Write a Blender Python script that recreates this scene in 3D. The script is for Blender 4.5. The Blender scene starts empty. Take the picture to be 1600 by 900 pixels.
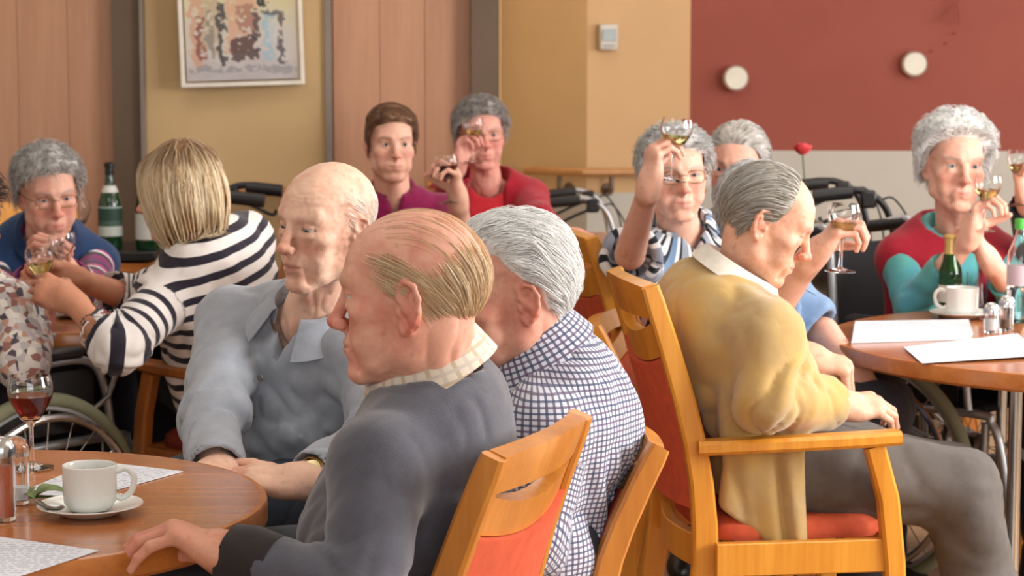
import bpy, math, random
import numpy as np
from mathutils import Vector, Matrix

random.seed(7)
RNG = np.random.default_rng(11)
scene = bpy.context.scene
COL = scene.collection

# ------------------------------------------------------------------ camera
CAM_H, FPX, CX, CY, HORIZON = 1.41, 3400.0, 800.0, 450.0, 95.0
PITCH = math.atan((CY - HORIZON) / FPX)
cam = bpy.data.cameras.new('camera')
cam.sensor_width = 36.0
cam.lens = 36.0 * FPX / 1600.0
cam.clip_start, cam.clip_end = 0.05, 60
cam.dof.use_dof = True
cam.dof.focus_distance = 3.5
cam.dof.aperture_fstop = 9.0
cam_ob = bpy.data.objects.new('camera', cam)
cam_ob.location = (0, 0, CAM_H)
cam_ob.rotation_euler = (math.pi / 2 - PITCH, 0, 0)
COL.objects.link(cam_ob)
scene.camera = cam_ob

# ------------------------------------------------------------------ light
world = bpy.data.worlds.new('daylight')
scene.world = world
world.use_nodes = True
world.node_tree.nodes['Background'].inputs[0].default_value = (0.75, 0.86, 1.0, 1)
world.node_tree.nodes['Background'].inputs[1].default_value = 0.4

def area(name, loc, target, sx, sy, power, col=(1, 1, 1)):
    L = bpy.data.lights.new(name, 'AREA')
    L.shape = 'RECTANGLE'; L.size = sx; L.size_y = sy; L.energy = power; L.color = col
    o = bpy.data.objects.new(name, L); COL.objects.link(o)
    o.location = loc
    o.rotation_euler = (Vector(target) - Vector(loc)).to_track_quat('-Z', 'Y').to_euler()
    return o
# daylight through the windows of the wall on the right; the rear lamp is added fill
area('window_light_side_near', (3.72, 3.6, 1.75), (0, 4.4, 1.0), 2.2, 1.7, 205, (1.0, 0.985, 0.965))
area('window_light_side_far', (3.72, 7.2, 1.75), (0, 7.0, 1.0), 2.2, 1.7, 75, (1.0, 0.985, 0.965))
area('rear_fill_light', (0.6, -2.3, 1.9), (0.0, 5.0, 0.9), 3.6, 1.6, 72, (0.96, 0.98, 1.0))
# overhead lamps added to brighten the room, no panels modelled
for i, (x, y) in enumerate([(-1.4, 3.2), (1.4, 3.2), (-1.4, 6.4), (1.4, 6.4), (0.0, 8.6)]):
    area('ceiling_fill_light', (x, y, 2.86), (x, y, 0), 1.2, 1.2, 11, (1.0, 0.97, 0.93))

scene.view_settings.view_transform = 'Standard'
scene.view_settings.look = 'None'
scene.view_settings.gamma = 1.0
scene.view_settings.use_curve_mapping = False
scene.view_settings.exposure = 0.1
cy = scene.cycles
cy.max_bounces, cy.diffuse_bounces, cy.glossy_bounces, cy.transmission_bounces, cy.transparent_max_bounces = 8, 3, 3, 8, 8
cy.caustics_reflective = False

def V(px, py, d):
    """world point seen at photograph position (px, py) at distance d in front of the camera"""
    a = (px - CX) / FPX; b = (CY - py) / FPX
    s, c = math.sin(PITCH), math.cos(PITCH)
    y = b * s + c; z = b * c - s
    t = d / y
    return np.array([a * t, d, CAM_H + z * t])
def on(px, py, z):
    """world point on the horizontal plane of height z seen at (px, py)"""
    a = (px - CX) / FPX; b = (CY - py) / FPX
    s, c = math.sin(PITCH), math.cos(PITCH)
    y = b * s + c; zz = b * c - s
    t = (z - CAM_H) / zz
    return np.array([a * t, y * t, z])
# ------------------------------------------------------------------ helpers
def lin(c):
    """sRGB 0-255 to linear"""
    r = []
    for v in c[:3]:
        v = v / 255.0
        r.append(v / 12.92 if v <= 0.04045 else ((v + 0.055) / 1.055) ** 2.4)
    return np.array(r)
def rgba(c):
    l = lin(c); return (float(l[0]), float(l[1]), float(l[2]), 1.0)
def unit(v):
    v = np.asarray(v, float); return v / (np.linalg.norm(v) + 1e-12)

def empty(name, loc=(0, 0, 0), rz=0.0):
    o = bpy.data.objects.new(name, None)
    o.location = Vector([float(v) for v in loc]); o.rotation_euler = (0, 0, rz); o.empty_display_size = 0.1
    COL.objects.link(o); return o
def tag(o, label=None, cat=None, group=None, kind=None):
    if label: o['label'] = label
    if cat: o['category'] = cat
    if group: o['group'] = group
    if kind: o['kind'] = kind
    return o
def obj(name, me, mat, parent=None):
    o = bpy.data.objects.new(name, me)
    if mat is not None: me.materials.append(mat)
    COL.objects.link(o)
    if parent is not None: o.parent = parent
    return o
def copy_tree(o, parent=None):
    c = o.copy(); COL.objects.link(c)
    if parent is not None: c.parent = parent
    for ch in list(o.children): copy_tree(ch, c)
    return c

class MB:
    """collects shapes into one mesh"""
    def __init__(self): self.v = []; self.f = []
    def add(self, vs, fs):
        n = len(self.v)
        self.v += [tuple(float(c) for c in v) for v in vs]
        self.f += [tuple(i + n for i in f) for f in fs]
        return self
    def box(self, c, s, R=None, bev=0.0):
        c = np.asarray(c, float); h = np.asarray(s, float) / 2
        if bev <= 0:
            vs = [np.array([x, y, z]) * h for x in (-1, 1) for y in (-1, 1) for z in (-1, 1)]
            fs = [(0, 1, 3, 2), (4, 6, 7, 5), (0, 4, 5, 1), (2, 3, 7, 6), (0, 2, 6, 4), (1, 5, 7, 3)]
        else:
            b = min(bev, h.min() * 0.95); vs = []; idx = {}
            for x in (-1, 1):
                for y in (-1, 1):
                    for z in (-1, 1):
                        sg = np.array([x, y, z])
                        for ax in range(3):
                            p = sg * (h - b); p[ax] = sg[ax] * h[ax]
                            idx[(x, y, z, ax)] = len(vs); vs.append(p)
            fs = []
            for ax in range(3):
                o1, o2 = [a for a in range(3) if a != ax]
                for s_ in (-1, 1):
                    q = []
                    for a_, b_ in ((-1, -1), (1, -1), (1, 1), (-1, 1)):
                        k = [0, 0, 0]; k[ax] = s_; k[o1] = a_; k[o2] = b_
                        q.append(idx[(*k, ax)])
                    fs.append(tuple(q))
            for ax in range(3):
                o1, o2 = [a for a in range(3) if a != ax]
                for s1 in (-1, 1):
                    for s2 in (-1, 1):
                        k0 = [0, 0, 0]; k0[o1] = s1; k0[o2] = s2
                        k1 = list(k0); k0[ax] = -1; k1[ax] = 1
                        fs.append((idx[(*k0, o1)], idx[(*k1, o1)], idx[(*k1, o2)], idx[(*k0, o2)]))
            for x in (-1, 1):
                for y in (-1, 1):
                    for z in (-1, 1): fs.append(tuple(idx[(x, y, z, a)] for a in range(3)))
        if R is not None: vs = [R @ v for v in vs]
        return self.add([v + c for v in vs], fs)
    def tube(self, pts, r, n=10, closed=False, cap=True):
        pts = [np.asarray(p, float) for p in pts]; m = len(pts)
        rs = [r] * m if np.isscalar(r) else list(r)
        vs = []; fs = []; prev = None
        for i, p in enumerate(pts):
            if closed: t = pts[(i + 1) % m] - pts[i - 1]
            else: t = pts[min(i + 1, m - 1)] - pts[max(i - 1, 0)]
            t = unit(t)
            if prev is None:
                a = np.array([0, 0, 1.0]) if abs(t[2]) < 0.9 else np.array([1.0, 0, 0])
                prev = unit(np.cross(t, a))
            prev = unit(prev - t * (prev @ t)); b = np.cross(t, prev)
            for k in range(n):
                an = 2 * math.pi * k / n
                vs.append(p + rs[i] * (math.cos(an) * prev + math.sin(an) * b))
        for i in range(m if closed else m - 1):
            j = (i + 1) % m
            for k in range(n):
                l = (k + 1) % n
                fs.append((i * n + k, i * n + l, j * n + l, j * n + k))
        if cap and not closed:
            fs.append(tuple(range(n - 1, -1, -1))); fs.append(tuple(range((m - 1) * n, m * n)))
        return self.add(vs, fs)
    def sweep(self, pts, w, t, side=(1, 0, 0), bev=0.25):
        """bar of rectangular section (w along side, t across), chamfered, along pts"""
        pts = [np.asarray(p, float) for p in pts]; m = len(pts)
        ws = [w] * m if np.isscalar(w) else w; ts = [t] * m if np.isscalar(t) else t
        side = unit(side); vs = []; fs = []
        for i, p in enumerate(pts):
            tg = unit(pts[min(i + 1, m - 1)] - pts[max(i - 1, 0)])
            s = unit(side - tg * (side @ tg)); b = np.cross(tg, s)
            hw, ht = ws[i] / 2, ts[i] / 2; c = bev * min(hw, ht)
            for (x, y) in ((hw, ht - c), (hw - c, ht), (-hw + c, ht), (-hw, ht - c), (-hw, -ht + c), (-hw + c, -ht), (hw - c, -ht), (hw, -ht + c)):
                vs.append(p + s * x + b * y)
        for i in range(m - 1):
            for k in range(8):
                l = (k + 1) % 8
                fs.append((i * 8 + k, i * 8 + l, i * 8 + 8 + l, i * 8 + 8 + k))
        fs.append(tuple(range(7, -1, -1))); fs.append(tuple(range((m - 1) * 8, m * 8)))
        return self.add(vs, fs)
    def lathe(self, prof, n=32, c=(0, 0, 0), R=None, close=False):
        c = np.asarray(c, float); vs = []; fs = []; m = len(prof)
        for (r, z) in prof:
            for k in range(n):
                a = 2 * math.pi * k / n
                p = np.array([r * math.cos(a), r * math.sin(a), z])
                vs.append((R @ p if R is not None else p) + c)
        for i in range(m if close else m - 1):
            j = (i + 1) % m
            for k in range(n):
                l = (k + 1) % n
                fs.append((i * n + k, i * n + l, j * n + l, j * n + k))
        if not close:
            if prof[0][0] > 1e-5: fs.append(tuple(range(n - 1, -1, -1)))
            if prof[-1][0] > 1e-5: fs.append(tuple(range((m - 1) * n, m * n)))
        return self.add(vs, fs)
    def grid(self, fn, nu, nv, thick=0.0, nrm=None):
        """sheet fn(u,v) u,v in 0..1; thick>0 makes it a slab along fn normals"""
        P = np.array([[fn(i / nu, j / nv) for j in range(nv + 1)] for i in range(nu + 1)], float)
        du = np.gradient(P, axis=0); dv = np.gradient(P, axis=1)
        N = np.cross(du, dv); N /= (np.linalg.norm(N, axis=2, keepdims=True) + 1e-12)
        a = P + N * thick / 2; b = P - N * thick / 2
        w = nv + 1; n0 = (nu + 1) * w
        vs = list(a.reshape(-1, 3)) + (list(b.reshape(-1, 3)) if thick else [])
        fs = []
        for i in range(nu):
            for j in range(nv):
                q = (i * w + j, (i + 1) * w + j, (i + 1) * w + j + 1, i * w + j + 1)
                fs.append(q)
                if thick: fs.append(tuple(x + n0 for x in reversed(q)))
        if thick:
            for i in range(nu):
                for j in (0, nv):
                    q = (i * w + j, (i + 1) * w + j, (i + 1) * w + j + n0, i * w + j + n0)
                    fs.append(q if j else q[::-1])
            for j in range(nv):
                for i in (0, nu):
                    q = (i * w + j, i * w + j + 1, i * w + j + 1 + n0, i * w + j + n0)
                    fs.append(q if i == 0 else q[::-1])
        return self.add(vs, fs)
    def mesh(self, name, smooth=True, angle=40):
        me = bpy.data.meshes.new(name)
        me.from_pydata(self.v, [], self.f); me.validate(); me.update()
        import bmesh
        bm = bmesh.new(); bm.from_mesh(me)
        bmesh.ops.remove_doubles(bm, verts=bm.verts, dist=1e-6)
        bmesh.ops.recalc_face_normals(bm, faces=bm.faces)
        if smooth:
            for f in bm.faces: f.smooth = True
            ca = math.radians(angle)
            for e in bm.edges:
                if len(e.link_faces) == 2 and e.calc_face_angle(0) > ca: e.smooth = False
        bm.to_mesh(me); bm.free()
        return me
    def build(self, name, mat, parent=None, smooth=True, angle=40):
        return obj(name, self.mesh(name, smooth, angle), mat, parent)

def spline(pts, n=8):
    """Catmull-Rom through pts"""
    P = [np.asarray(p, float) for p in pts]; P = [2 * P[0] - P[1]] + P + [2 * P[-1] - P[-2]]
    out = []
    for i in range(1, len(P) - 2):
        for k in range(n):
            t = k / n
            out.append(0.5 * (2 * P[i] + (P[i + 1] - P[i - 1]) * t + (2 * P[i - 1] - 5 * P[i] + 4 * P[i + 1] - P[i + 2]) * t * t + (3 * P[i] - P[i - 1] - 3 * P[i + 1] + P[i + 2]) * t ** 3))
    out.append(P[-2]); return out
def rotz(a):
    c, s = math.cos(a), math.sin(a); return np.array([[c, -s, 0], [s, c, 0], [0, 0, 1.0]])
def rotx(a):
    c, s = math.cos(a), math.sin(a); return np.array([[1.0, 0, 0], [0, c, -s], [0, s, c]])
def align_z(d):
    """rotation taking +z to d"""
    d = unit(d); a = np.array([0, 1.0, 0]) if abs(d[1]) < 0.9 else np.array([1.0, 0, 0])
    x = unit(np.cross(a, d)); y = np.cross(d, x); return np.stack([x, y, d], 1)

# ------------------------------------------------------------------ materials
class NT:
    def __init__(self, name):
        self.m = bpy.data.materials.new(name); self.m.use_nodes = True
        self.t = self.m.node_tree; self.b = self.t.nodes['Principled BSDF']
    def n(self, typ, **kw):
        x = self.t.nodes.new(typ)
        for k, v in kw.items():
            if k.startswith('i_'):
                key = k[2:]; key = int(key) if key.isdigit() else key.replace('_', ' ')
                x.inputs[key].default_value = v
            else: setattr(x, k, v)
        return x
    def l(self, a, b): self.t.links.new(a, b)
    def math(self, op, a, b=None, clamp=False):
        x = self.n('ShaderNodeMath', operation=op); x.use_clamp = clamp
        for i, v in enumerate((a, b)):
            if v is None: continue
            if isinstance(v, (int, float)): x.inputs[i].default_value = v
            else: self.l(v, x.inputs[i])
        return x.outputs[0]
    def mix(self, fac, a, b, mode='MIX'):
        x = self.n('ShaderNodeMix', data_type='RGBA', blend_type=mode)
        for i, v in ((0, fac), (6, a), (7, b)):
            if isinstance(v, (int, float)): x.inputs[i].default_value = v
            elif isinstance(v, (tuple, list)): x.inputs[i].default_value = v
            else: self.l(v, x.inputs[i])
        return x.outputs[2]
    def ramp(self, fac, stops, interp='LINEAR'):
        x = self.n('ShaderNodeValToRGB'); r = x.color_ramp; r.interpolation = interp
        while len(r.elements) < len(stops): r.elements.new(0.5)
        for e, (p, c) in zip(r.elements, stops): e.position = p; e.color = c
        self.l(fac, x.inputs[0]); return x.outputs[0]
    def noise(self, scale, detail=3, vec=None, rough=0.5, out=0):
        x = self.n('ShaderNodeTexNoise'); x.inputs['Scale'].default_value = scale; x.inputs['Detail'].default_value = detail
        x.inputs['Roughness'].default_value = rough
        if vec is not None: self.l(vec, x.inputs['Vector'])
        return x.outputs[out]
    def coords(self, kind='Object', scale=None):
        c = self.n('ShaderNodeTexCoord').outputs[kind]
        if scale is not None:
            m = self.n('ShaderNodeMapping'); m.inputs['Scale'].default_value = scale; self.l(c, m.inputs[0]); c = m.outputs[0]
        return c
    def bump(self, h, strength=0.3, dist=0.002):
        x = self.n('ShaderNodeBump'); x.inputs['Strength'].default_value = strength; x.inputs['Distance'].default_value = dist
        self.l(h, x.inputs['Height']); self.l(x.outputs[0], self.b.inputs['Normal'])
    def set(self, **kw):
        for k, v in kw.items():
            key = k.replace('_', ' ')
            if isinstance(v, (int, float, tuple)): self.b.inputs[key].default_value = v
            else: self.l(v, self.b.inputs[key])
        return self
def attr(nt, name, out='Color'): return nt.n('ShaderNodeAttribute', attribute_name=name).outputs[out]

def plain(name, c, rough=0.5, metal=0.0, var=0.06, scale=12.0, spec=0.5, bump=0.0, bscale=200):
    k = NT(name); base = rgba(c)
    nz = k.noise(scale, 3, k.coords())
    lo = tuple(x * (1 - var) for x in base[:3]) + (1,); hi = tuple(min(1, x * (1 + var)) for x in base[:3]) + (1,)
    k.set(Base_Color=k.ramp(nz, [(0.3, lo), (0.7, hi)]), Roughness=rough, Metallic=metal, Specular_IOR_Level=spec)
    if bump: k.bump(k.noise(bscale, 2, k.coords()), bump, 0.002)
    return k.m
def wood(name, c1, c2, rough=0.4, axis=0, scale=7.0, coat=0.0):
    k = NT(name); s = [9.0, 9.0, 9.0]; s[axis] = 0.6
    v = k.coords('Object', tuple(x * scale / 7 for x in s))
    a = k.noise(3.0, 5, v, 0.6); b = k.noise(14.0, 3, v, 0.5)
    f = k.math('ADD', k.math('MULTIPLY', a, 0.7), k.math('MULTIPLY', b, 0.3))
    k.set(Base_Color=k.ramp(f, [(0.32, rgba(c1)), (0.68, rgba(c2))]), Roughness=rough, Coat_Weight=coat, Coat_Roughness=0.2)
    return k.m
def glass_mat(name, c=(255, 255, 255), ior=1.45, rough=0.0):
    k = NT(name)
    k.set(Base_Color=rgba(c), Roughness=rough, IOR=ior, Transmission_Weight=1.0)
    return k.m
M = {}
M['chair_wood'] = wood('beech_wood', (206, 130, 38), (236, 166, 62), 0.32, 2, 6, 0.3)
M['chair_wood_b'] = wood('aged_beech_wood', (184, 112, 40), (214, 142, 62), 0.32, 2, 6, 0.3)
M['chair_wood_d'] = wood('brown_beech_wood', (150, 86, 34), (182, 112, 52), 0.35, 2, 6, 0.2)
M['upholstery'] = plain('terracotta_upholstery', (206, 92, 62), 0.85, 0, 0.10, 40, 0.2, 0.25, 900)
M['upholstery_dark'] = plain('brick_red_upholstery', (150, 62, 50), 0.85, 0, 0.10, 40, 0.2, 0.25, 900)
M['table_wood'] = wood('cherry_table_wood', (164, 92, 42), (198, 124, 66), 0.22, 0, 5, 0.5)
M['table_edge'] = wood('table_edge_wood', (170, 98, 40), (206, 130, 62), 0.3, 0, 5, 0.3)
M['black'] = plain('black_plastic', (26, 26, 28), 0.45)
M['black_cloth'] = plain('black_nylon', (24, 24, 28), 0.75)
M['chrome'] = plain('chrome_steel', (205, 208, 210), 0.2, 1.0)
M['silver'] = plain('silver_paint', (176, 178, 180), 0.35, 0.7)
M['tyre'] = plain('grey_green_tyre', (128, 128, 100), 0.75)
M['porcelain'] = plain('white_porcelain', (236, 236, 230), 0.12, 0, 0.02)
M['glass'] = glass_mat('clear_glass')
M['white_wine'] = glass_mat('white_wine', (250, 236, 160), 1.34)
M['red_wine'] = glass_mat('red_wine', (110, 8, 28), 1.34)
M['coffee'] = plain('coffee', (70, 42, 24), 0.15)
M['steel'] = plain('spoon_steel', (150, 150, 150), 0.18, 1.0)
M['bottle_green'] = glass_mat('green_bottle_glass', (24, 110, 54), 1.5, 0.02)
M['dark_bottle'] = plain('dark_green_bottle', (12, 56, 30), 0.08, 0, 0.1, 10, 0.8)
M['foil'] = plain('gold_foil', (222, 190, 116), 0.35, 0.6)
M['label'] = plain('bottle_label_paper', (214, 214, 206), 0.6)
# ------------------------------------------------------------------ the room
def X(px, d): return (px - CX) / FPX * d
M['yellow_wall'] = plain('ochre_wall_paint', (206, 174, 128), 0.8, 0, 0.03, 3, 0.2, 0.05, 60)
M['beige_wall'] = plain('sand_wall_paint', (198, 162, 120), 0.8, 0, 0.03, 3, 0.2, 0.05, 60)
M['red_wall'] = plain('brick_red_wall_paint', (146, 80, 68), 0.8, 0, 0.04, 3, 0.2, 0.05, 60)
M['pale_wall'] = plain('pale_grey_wall_paint', (186, 181, 171), 0.8, 0, 0.03, 3, 0.2, 0.05, 60)
M['white_wall'] = plain('off_white_wall_paint', (232, 226, 214), 0.85, 0, 0.02, 3, 0.2)
M['ceiling'] = plain('white_ceiling_paint', (240, 238, 232), 0.9, 0, 0.02, 3, 0.2)
M['dark_frame'] = plain('dark_brown_door_frame', (104, 84, 66), 0.6, 0, 0.05, 5)
M['grey_strip'] = plain('grey_metal_strip', (140, 128, 118), 0.5, 0.3, 0.04, 5)
M['panel'] = wood('beech_veneer_panel', (186, 134, 104), (204, 154, 122), 0.5, 2, 3.0)
M['floor'] = wood('brown_vinyl_floor', (140, 104, 70), (172, 132, 92), 0.35, 0, 2.0)
M['rail_wood'] = wood('oak_handrail', (168, 116, 66), (196, 144, 90), 0.45, 0, 4)

def slab(name, c, s, mat, R=None, parent=None):
    o = MB().box((0, 0, 0), s, R).build(name, mat, parent, smooth=False)
    o.location = Vector([float(v) for v in c])
    if parent is None: o['kind'] = 'structure'
    return o
XL, XR, YB, YF, ZC = -4.4, 3.85, -2.6, 8.30, 2.95
slab('floor', ((XL + XR) / 2, 3.7, -0.05), (XR - XL + .6, 13.4, 0.1), M['floor'])
slab('ceiling', ((XL + XR) / 2, 3.7, ZC + 0.05), (XR - XL + .6, 13.4, 0.1), M['ceiling'])
slab('wall_left', (XL - 0.05, 3.7, ZC / 2), (0.1, 13.0, ZC), M['white_wall'])
# wall behind the photographer, with an opening for the added fill window
slab('wall_rear', ((XL + -1.4) / 2, YB - .05, ZC / 2), (-1.4 - XL, .1, ZC), M['white_wall'])
o = slab('wall_rear_side', ((XR + 2.6) / 2, YB - .05, ZC / 2), (XR - 2.6, .1, ZC), M['white_wall'])
slab('wall_rear_sill', (.6, YB - .05, .5), (4.0, .1, 1.0), M['white_wall'])
slab('wall_rear_head', (.6, YB - .05, 2.85), (4.0, .1, .2), M['white_wall'])
# right wall with two windows
for nm, y0, y1 in (('wall_right', -2.6, 2.4), ('wall_right_pier', 4.8, 6.0), ('wall_right_end', 8.4, 10.2)):
    slab(nm, (XR + .05, (y0 + y1) / 2, ZC / 2), (.1, y1 - y0, ZC), M['white_wall'])
for nm, y0, y1 in (('wall_right_sill_near', 2.4, 4.8), ('wall_right_sill_far', 6.0, 8.4)):
    slab(nm, (XR + .05, (y0 + y1) / 2, .45), (.1, y1 - y0, .9), M['white_wall'])
    slab(nm.replace('sill', 'head'), (XR + .05, (y0 + y1) / 2, 2.8), (.1, y1 - y0, .3), M['white_wall'])
def window(name, c, w, h, along):
    r = empty(name, c); r['kind'] = 'structure'
    sx = (lambda a, z, la, lz: ((.06, la, lz) if along == 'y' else (la, .06, lz)))
    pos = (lambda a, z: ((0, a, z) if along == 'y' else (a, 0, z)))
    for a in (-w / 2 + .03, 0, w / 2 - .03): MB().box(pos(a, 0), sx(a, 0, .06, h)).build('window_frame', M['white_wall'], r, False)
    for z in (-h / 2 + .03, h / 2 - .03): MB().box(pos(0, z), sx(0, z, w - .12, .06)).build('window_frame', M['white_wall'], r, False)
    for s_ in (-1, 1):
        a = s_ * w / 4
        MB().box(pos(a, 0), ((.008, w / 2 - .1, h - .12) if along == 'y' else (w / 2 - .1, .008, h - .12))).build('pane', M['glass'], r, False)
window('window_1', (XR + .05, 3.6, 1.775), 2.4, 1.75, 'y')
window('window_2', (XR + .05, 7.2, 1.775), 2.4, 1.75, 'y')
window('added_rear_window', (.6, YB - .05, 1.875), 4.0, 1.75, 'x')  # unseen window, added to frame the rear fill lamp

# left half of the end wall: veneered panels between dark frames, ochre wall with a picture
xe = X(780, YF)
wb = slab('wall_back', ((XL + xe) / 2, YF + .12, ZC / 2), (xe - XL, .14, ZC), M['yellow_wall'])
def panels(edges, y):
    for a, b in zip(edges[:-1], edges[1:]):
        o = MB().box((0, 0, 0), (b - a - .0015, .03, ZC - .02), bev=.0012).build('panel', M['panel'], wb, False)
        o.location = (float((a + b) / 2 - wb.location.x), float(y - wb.location.y), float(ZC / 2 - wb.location.z))
panels([XL + .05, -3.2, -2.55] + [X(p, YF) for p in (30, 108, 181)], YF + .035)
panels([X(p, YF) for p in (521, 594, 664, 736)], YF + .035)
def upright(name, p0, p1, depth, mat):
    a, b = X(p0, YF), X(p1, YF)
    slab(name, ((a + b) / 2, YF + .05 - depth / 2, ZC / 2), (b - a, depth, ZC), mat)
upright('trim_1', 182, 227, .10, M['dark_frame']); upright('trim_2', 227, 233, .13, M['grey_strip'])
upright('trim_3', 511, 520, .10, M['grey_strip']); upright('trim_4', 737, 779, .12, M['dark_frame'])
slab('wall_niche', (X(371, YF), YF + .02, ZC / 2), (X(511, YF) - X(233, YF), .10, ZC), M['yellow_wall'])
# right half: a bay with a convex corner, then the brick-red wall
YR = 9.5
def wall_seg(name, a, b, z0, z1, mat, th=.12):
    a, b = np.array(a, float), np.array(b, float); d = b - a; L = np.linalg.norm(d); n = np.array([-d[1], d[0]]) / L
    c = (a + b) / 2 + n * th / 2
    o = MB().box((0, 0, 0), (L, th, z1 - z0)).build(name, mat, None, False)
    o.location = (float(c[0]), float(c[1]), (z0 + z1) / 2); o.rotation_euler = (0, 0, math.atan2(d[1], d[0])); o['kind'] = 'structure'
    return o
p0, p1, p2, p3 = (xe, 9.68), (X(917, 9.42), 9.42), (X(1077, YR), YR), (XR, 9.3)
wall_seg('wall_bay_return', (xe, YF + .05), p0, 0, ZC, M['yellow_wall'], .1)
wall_seg('wall_bay_side', p0, p1, .84, ZC, M['yellow_wall']); wall_seg('wall_bay_side_lower', p0, p1, 0, .84, M['pale_wall'], .125)
wall_seg('wall_bay_face', p1, p2, .84, ZC, M['beige_wall']); wall_seg('wall_bay_face_lower', p1, p2, 0, .84, M['pale_wall'], .125)
wall_seg('wall_red', p2, p3, 1.022, ZC, M['red_wall']); wall_seg('wall_red_lower', p2, p3, 0, 1.022, M['pale_wall'], .12)

# handrails
def handrail(pts, brackets, label):
    pts = [np.array(p, float) for p in pts]; c = pts[0].copy(); c[2] = 0
    r = empty('handrail', c); tag(r, label, 'handrail')
    MB().sweep([p - c for p in pts], .034, .052, side=(0, 0, 1), bev=.6).build('rail', M['rail_wood'], r)
    for (q, w) in brackets:
        q = np.array(q, float) - c; w = np.array(w, float) - c
        MB().tube(spline([q + [0, 0, -.02], q + [0, 0, -.075], (q + w) / 2 + [0, 0, -.085], w + [0, 0, -.08]], 5), .011, 8).lathe([(.026, -.006), (.03, 0), (.026, .006)], 16, w + [0, 0, -.08], align_z(w - q)).build('bracket', M['dark_frame'], r)
zr = .935
def off(p, n, k): return (p[0] + n[0] * k, p[1] + n[1] * k, zr)
n1 = unit([p1[1] - p0[1], -(p1[0] - p0[0])]); n2 = unit([p2[1] - p1[1], -(p2[0] - p1[0])])
A_ = np.array(p0) * .45 + np.array(p1) * .55; A_ = np.array(p0) + (np.array(p1) - p0) * .42
B_ = np.array(p1); C_ = np.array(p2)
k = .075
corner = tuple(B_ + (n1 + n2) / (1 + n1 @ n2) * k) + (zr,)
br = []
for t in (.80,): q = np.array(p0) + (B_ - p0) * t; br.append((off(q, n1, k), off(q, n1, 0)))
for t in (.20, .75): q = B_ + (C_ - B_) * t; br.append((off(q, n2, k), off(q, n2, 0)))
handrail([off(A_, n1, k), corner, off(C_ - unit(C_ - B_) * .05, n2, k)], br, 'wooden handrail running round the corner of the sand-coloured bay')
handrail([(X(300, 8.2), 8.2, .92), (X(400, 8.2), 8.2, .92), (X(505, 8.2), 8.2, .92)], [((X(p, 8.2), 8.2, .92), (X(p, 8.28), 8.27, .92)) for p in (330, 470)],
         'wooden handrail on the ochre wall below the framed painting')

# painting
def painting_material():
    k = NT('abstract_painting'); c = k.coords('Object'); s = k.n('ShaderNodeSeparateXYZ'); k.l(c, s.inputs[0]); x, z = s.outputs[0], s.outputs[2]
    nz = k.noise(9, 5, c, 0.6); nw = k.noise(22, 4, c, 0.6)
    bg = k.ramp(k.math('ADD', k.math('MULTIPLY', z, 1.1), k.math('ADD', k.math('MULTIPLY', nz, .35), .32)), [(0.1, rgba((168, 160, 164))), (0.30, rgba((196, 188, 182))), (0.5, rgba((206, 194, 160))), (0.62, rgba((206, 190, 128))), (0.75, rgba((176, 188, 190)))])
    wx = k.math('ADD', x, k.math('MULTIPLY', k.math('SUBTRACT', nw, .5), .09))
    wz = k.math('ADD', z, k.math('MULTIPLY', k.math('SUBTRACT', nz, .5), .10))
    def stroke(col, x0, hw, z0, z1, amt):
        nonlocal bg
        a = k.math('LESS_THAN', k.math('ABSOLUTE', k.math('SUBTRACT', wx, x0)), hw)
        b = k.math('MULTIPLY', k.math('GREATER_THAN', wz, z0), k.math('LESS_THAN', wz, z1))
        f = k.math('MULTIPLY', k.math('MULTIPLY', a, b), k.math('MULTIPLY', k.math('GREATER_THAN', k.noise(40, 3, c), .40), amt))
        bg = k.mix(f, bg, rgba(col))
    stroke((200, 150, 120), -.165, .026, -.24, .05, .8); stroke((124, 60, 56), -.155, .012, -.22, -.05, .8)
    stroke((176, 150, 120), -.115, .030, -.18, .02, .6); stroke((110, 112, 104), -.118, .010, -.20, -.02, .6)
    stroke((206, 150, 122), .005, .060, -.18, .02, .7); stroke((150, 104, 90), .02, .03, -.12, .0, .7); stroke((80, 58, 56), .005, .050, -.215, -.13, .9)
    stroke((52, 50, 56), -.075, .014, -.23, .0, .9); stroke((70, 62, 66), .058, .013, -.19, -.02, .85)
    stroke((150, 180, 196), .10, .018, -.22, -.03, .8); stroke((72, 66, 70), .150, .013, -.23, -.04, .85)
    stroke((36, 36, 40), .085, .009, -.02, .14, .95); stroke((206, 200, 196), .12, .02, -.16, -.06, .5)
    stroke((120, 118, 124), .0, .2, -.262, -.238, .5)
    hz = k.math('LESS_THAN', k.math('ABSOLUTE', k.math('SUBTRACT', wz, -.035)), .006)
    hx = k.math('LESS_THAN', k.math('ABSOLUTE', k.math('SUBTRACT', wx, .115)), .04)
    bg = k.mix(k.math('MULTIPLY', k.math('MULTIPLY', hz, hx), .8), bg, rgba((70, 70, 78)))
    k.set(Base_Color=bg, Roughness=.6); k.bump(nw, .2, .003); return k.m
pw, ph = .445, .60
pr = empty('painting', V(380, 131, 8.2)); tag(pr, 'abstract painting in a narrow white frame on the ochre wall', 'painting')
pr.rotation_euler = (0, math.radians(-1.6), math.radians(6))
o = MB().box((0, 0, 0), (pw - .03, .018, ph - .03)).build('canvas', painting_material(), pr, False); o.location = (0, .004, ph / 2)
M['frame_white'] = plain('white_frame', (226, 218, 204), .5)
for (cx, cz, sx, sz) in ((-pw / 2, ph / 2, .016, ph + .016), (pw / 2, ph / 2, .016, ph + .016), (0, 0, pw - .016, .016), (0, ph, pw - .016, .016)):
    o = MB().box((0, 0, 0), (sx, .034, sz), bev=.002).build('frame', M['frame_white'], pr, False); o.location = (cx, 0, cz)

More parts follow.
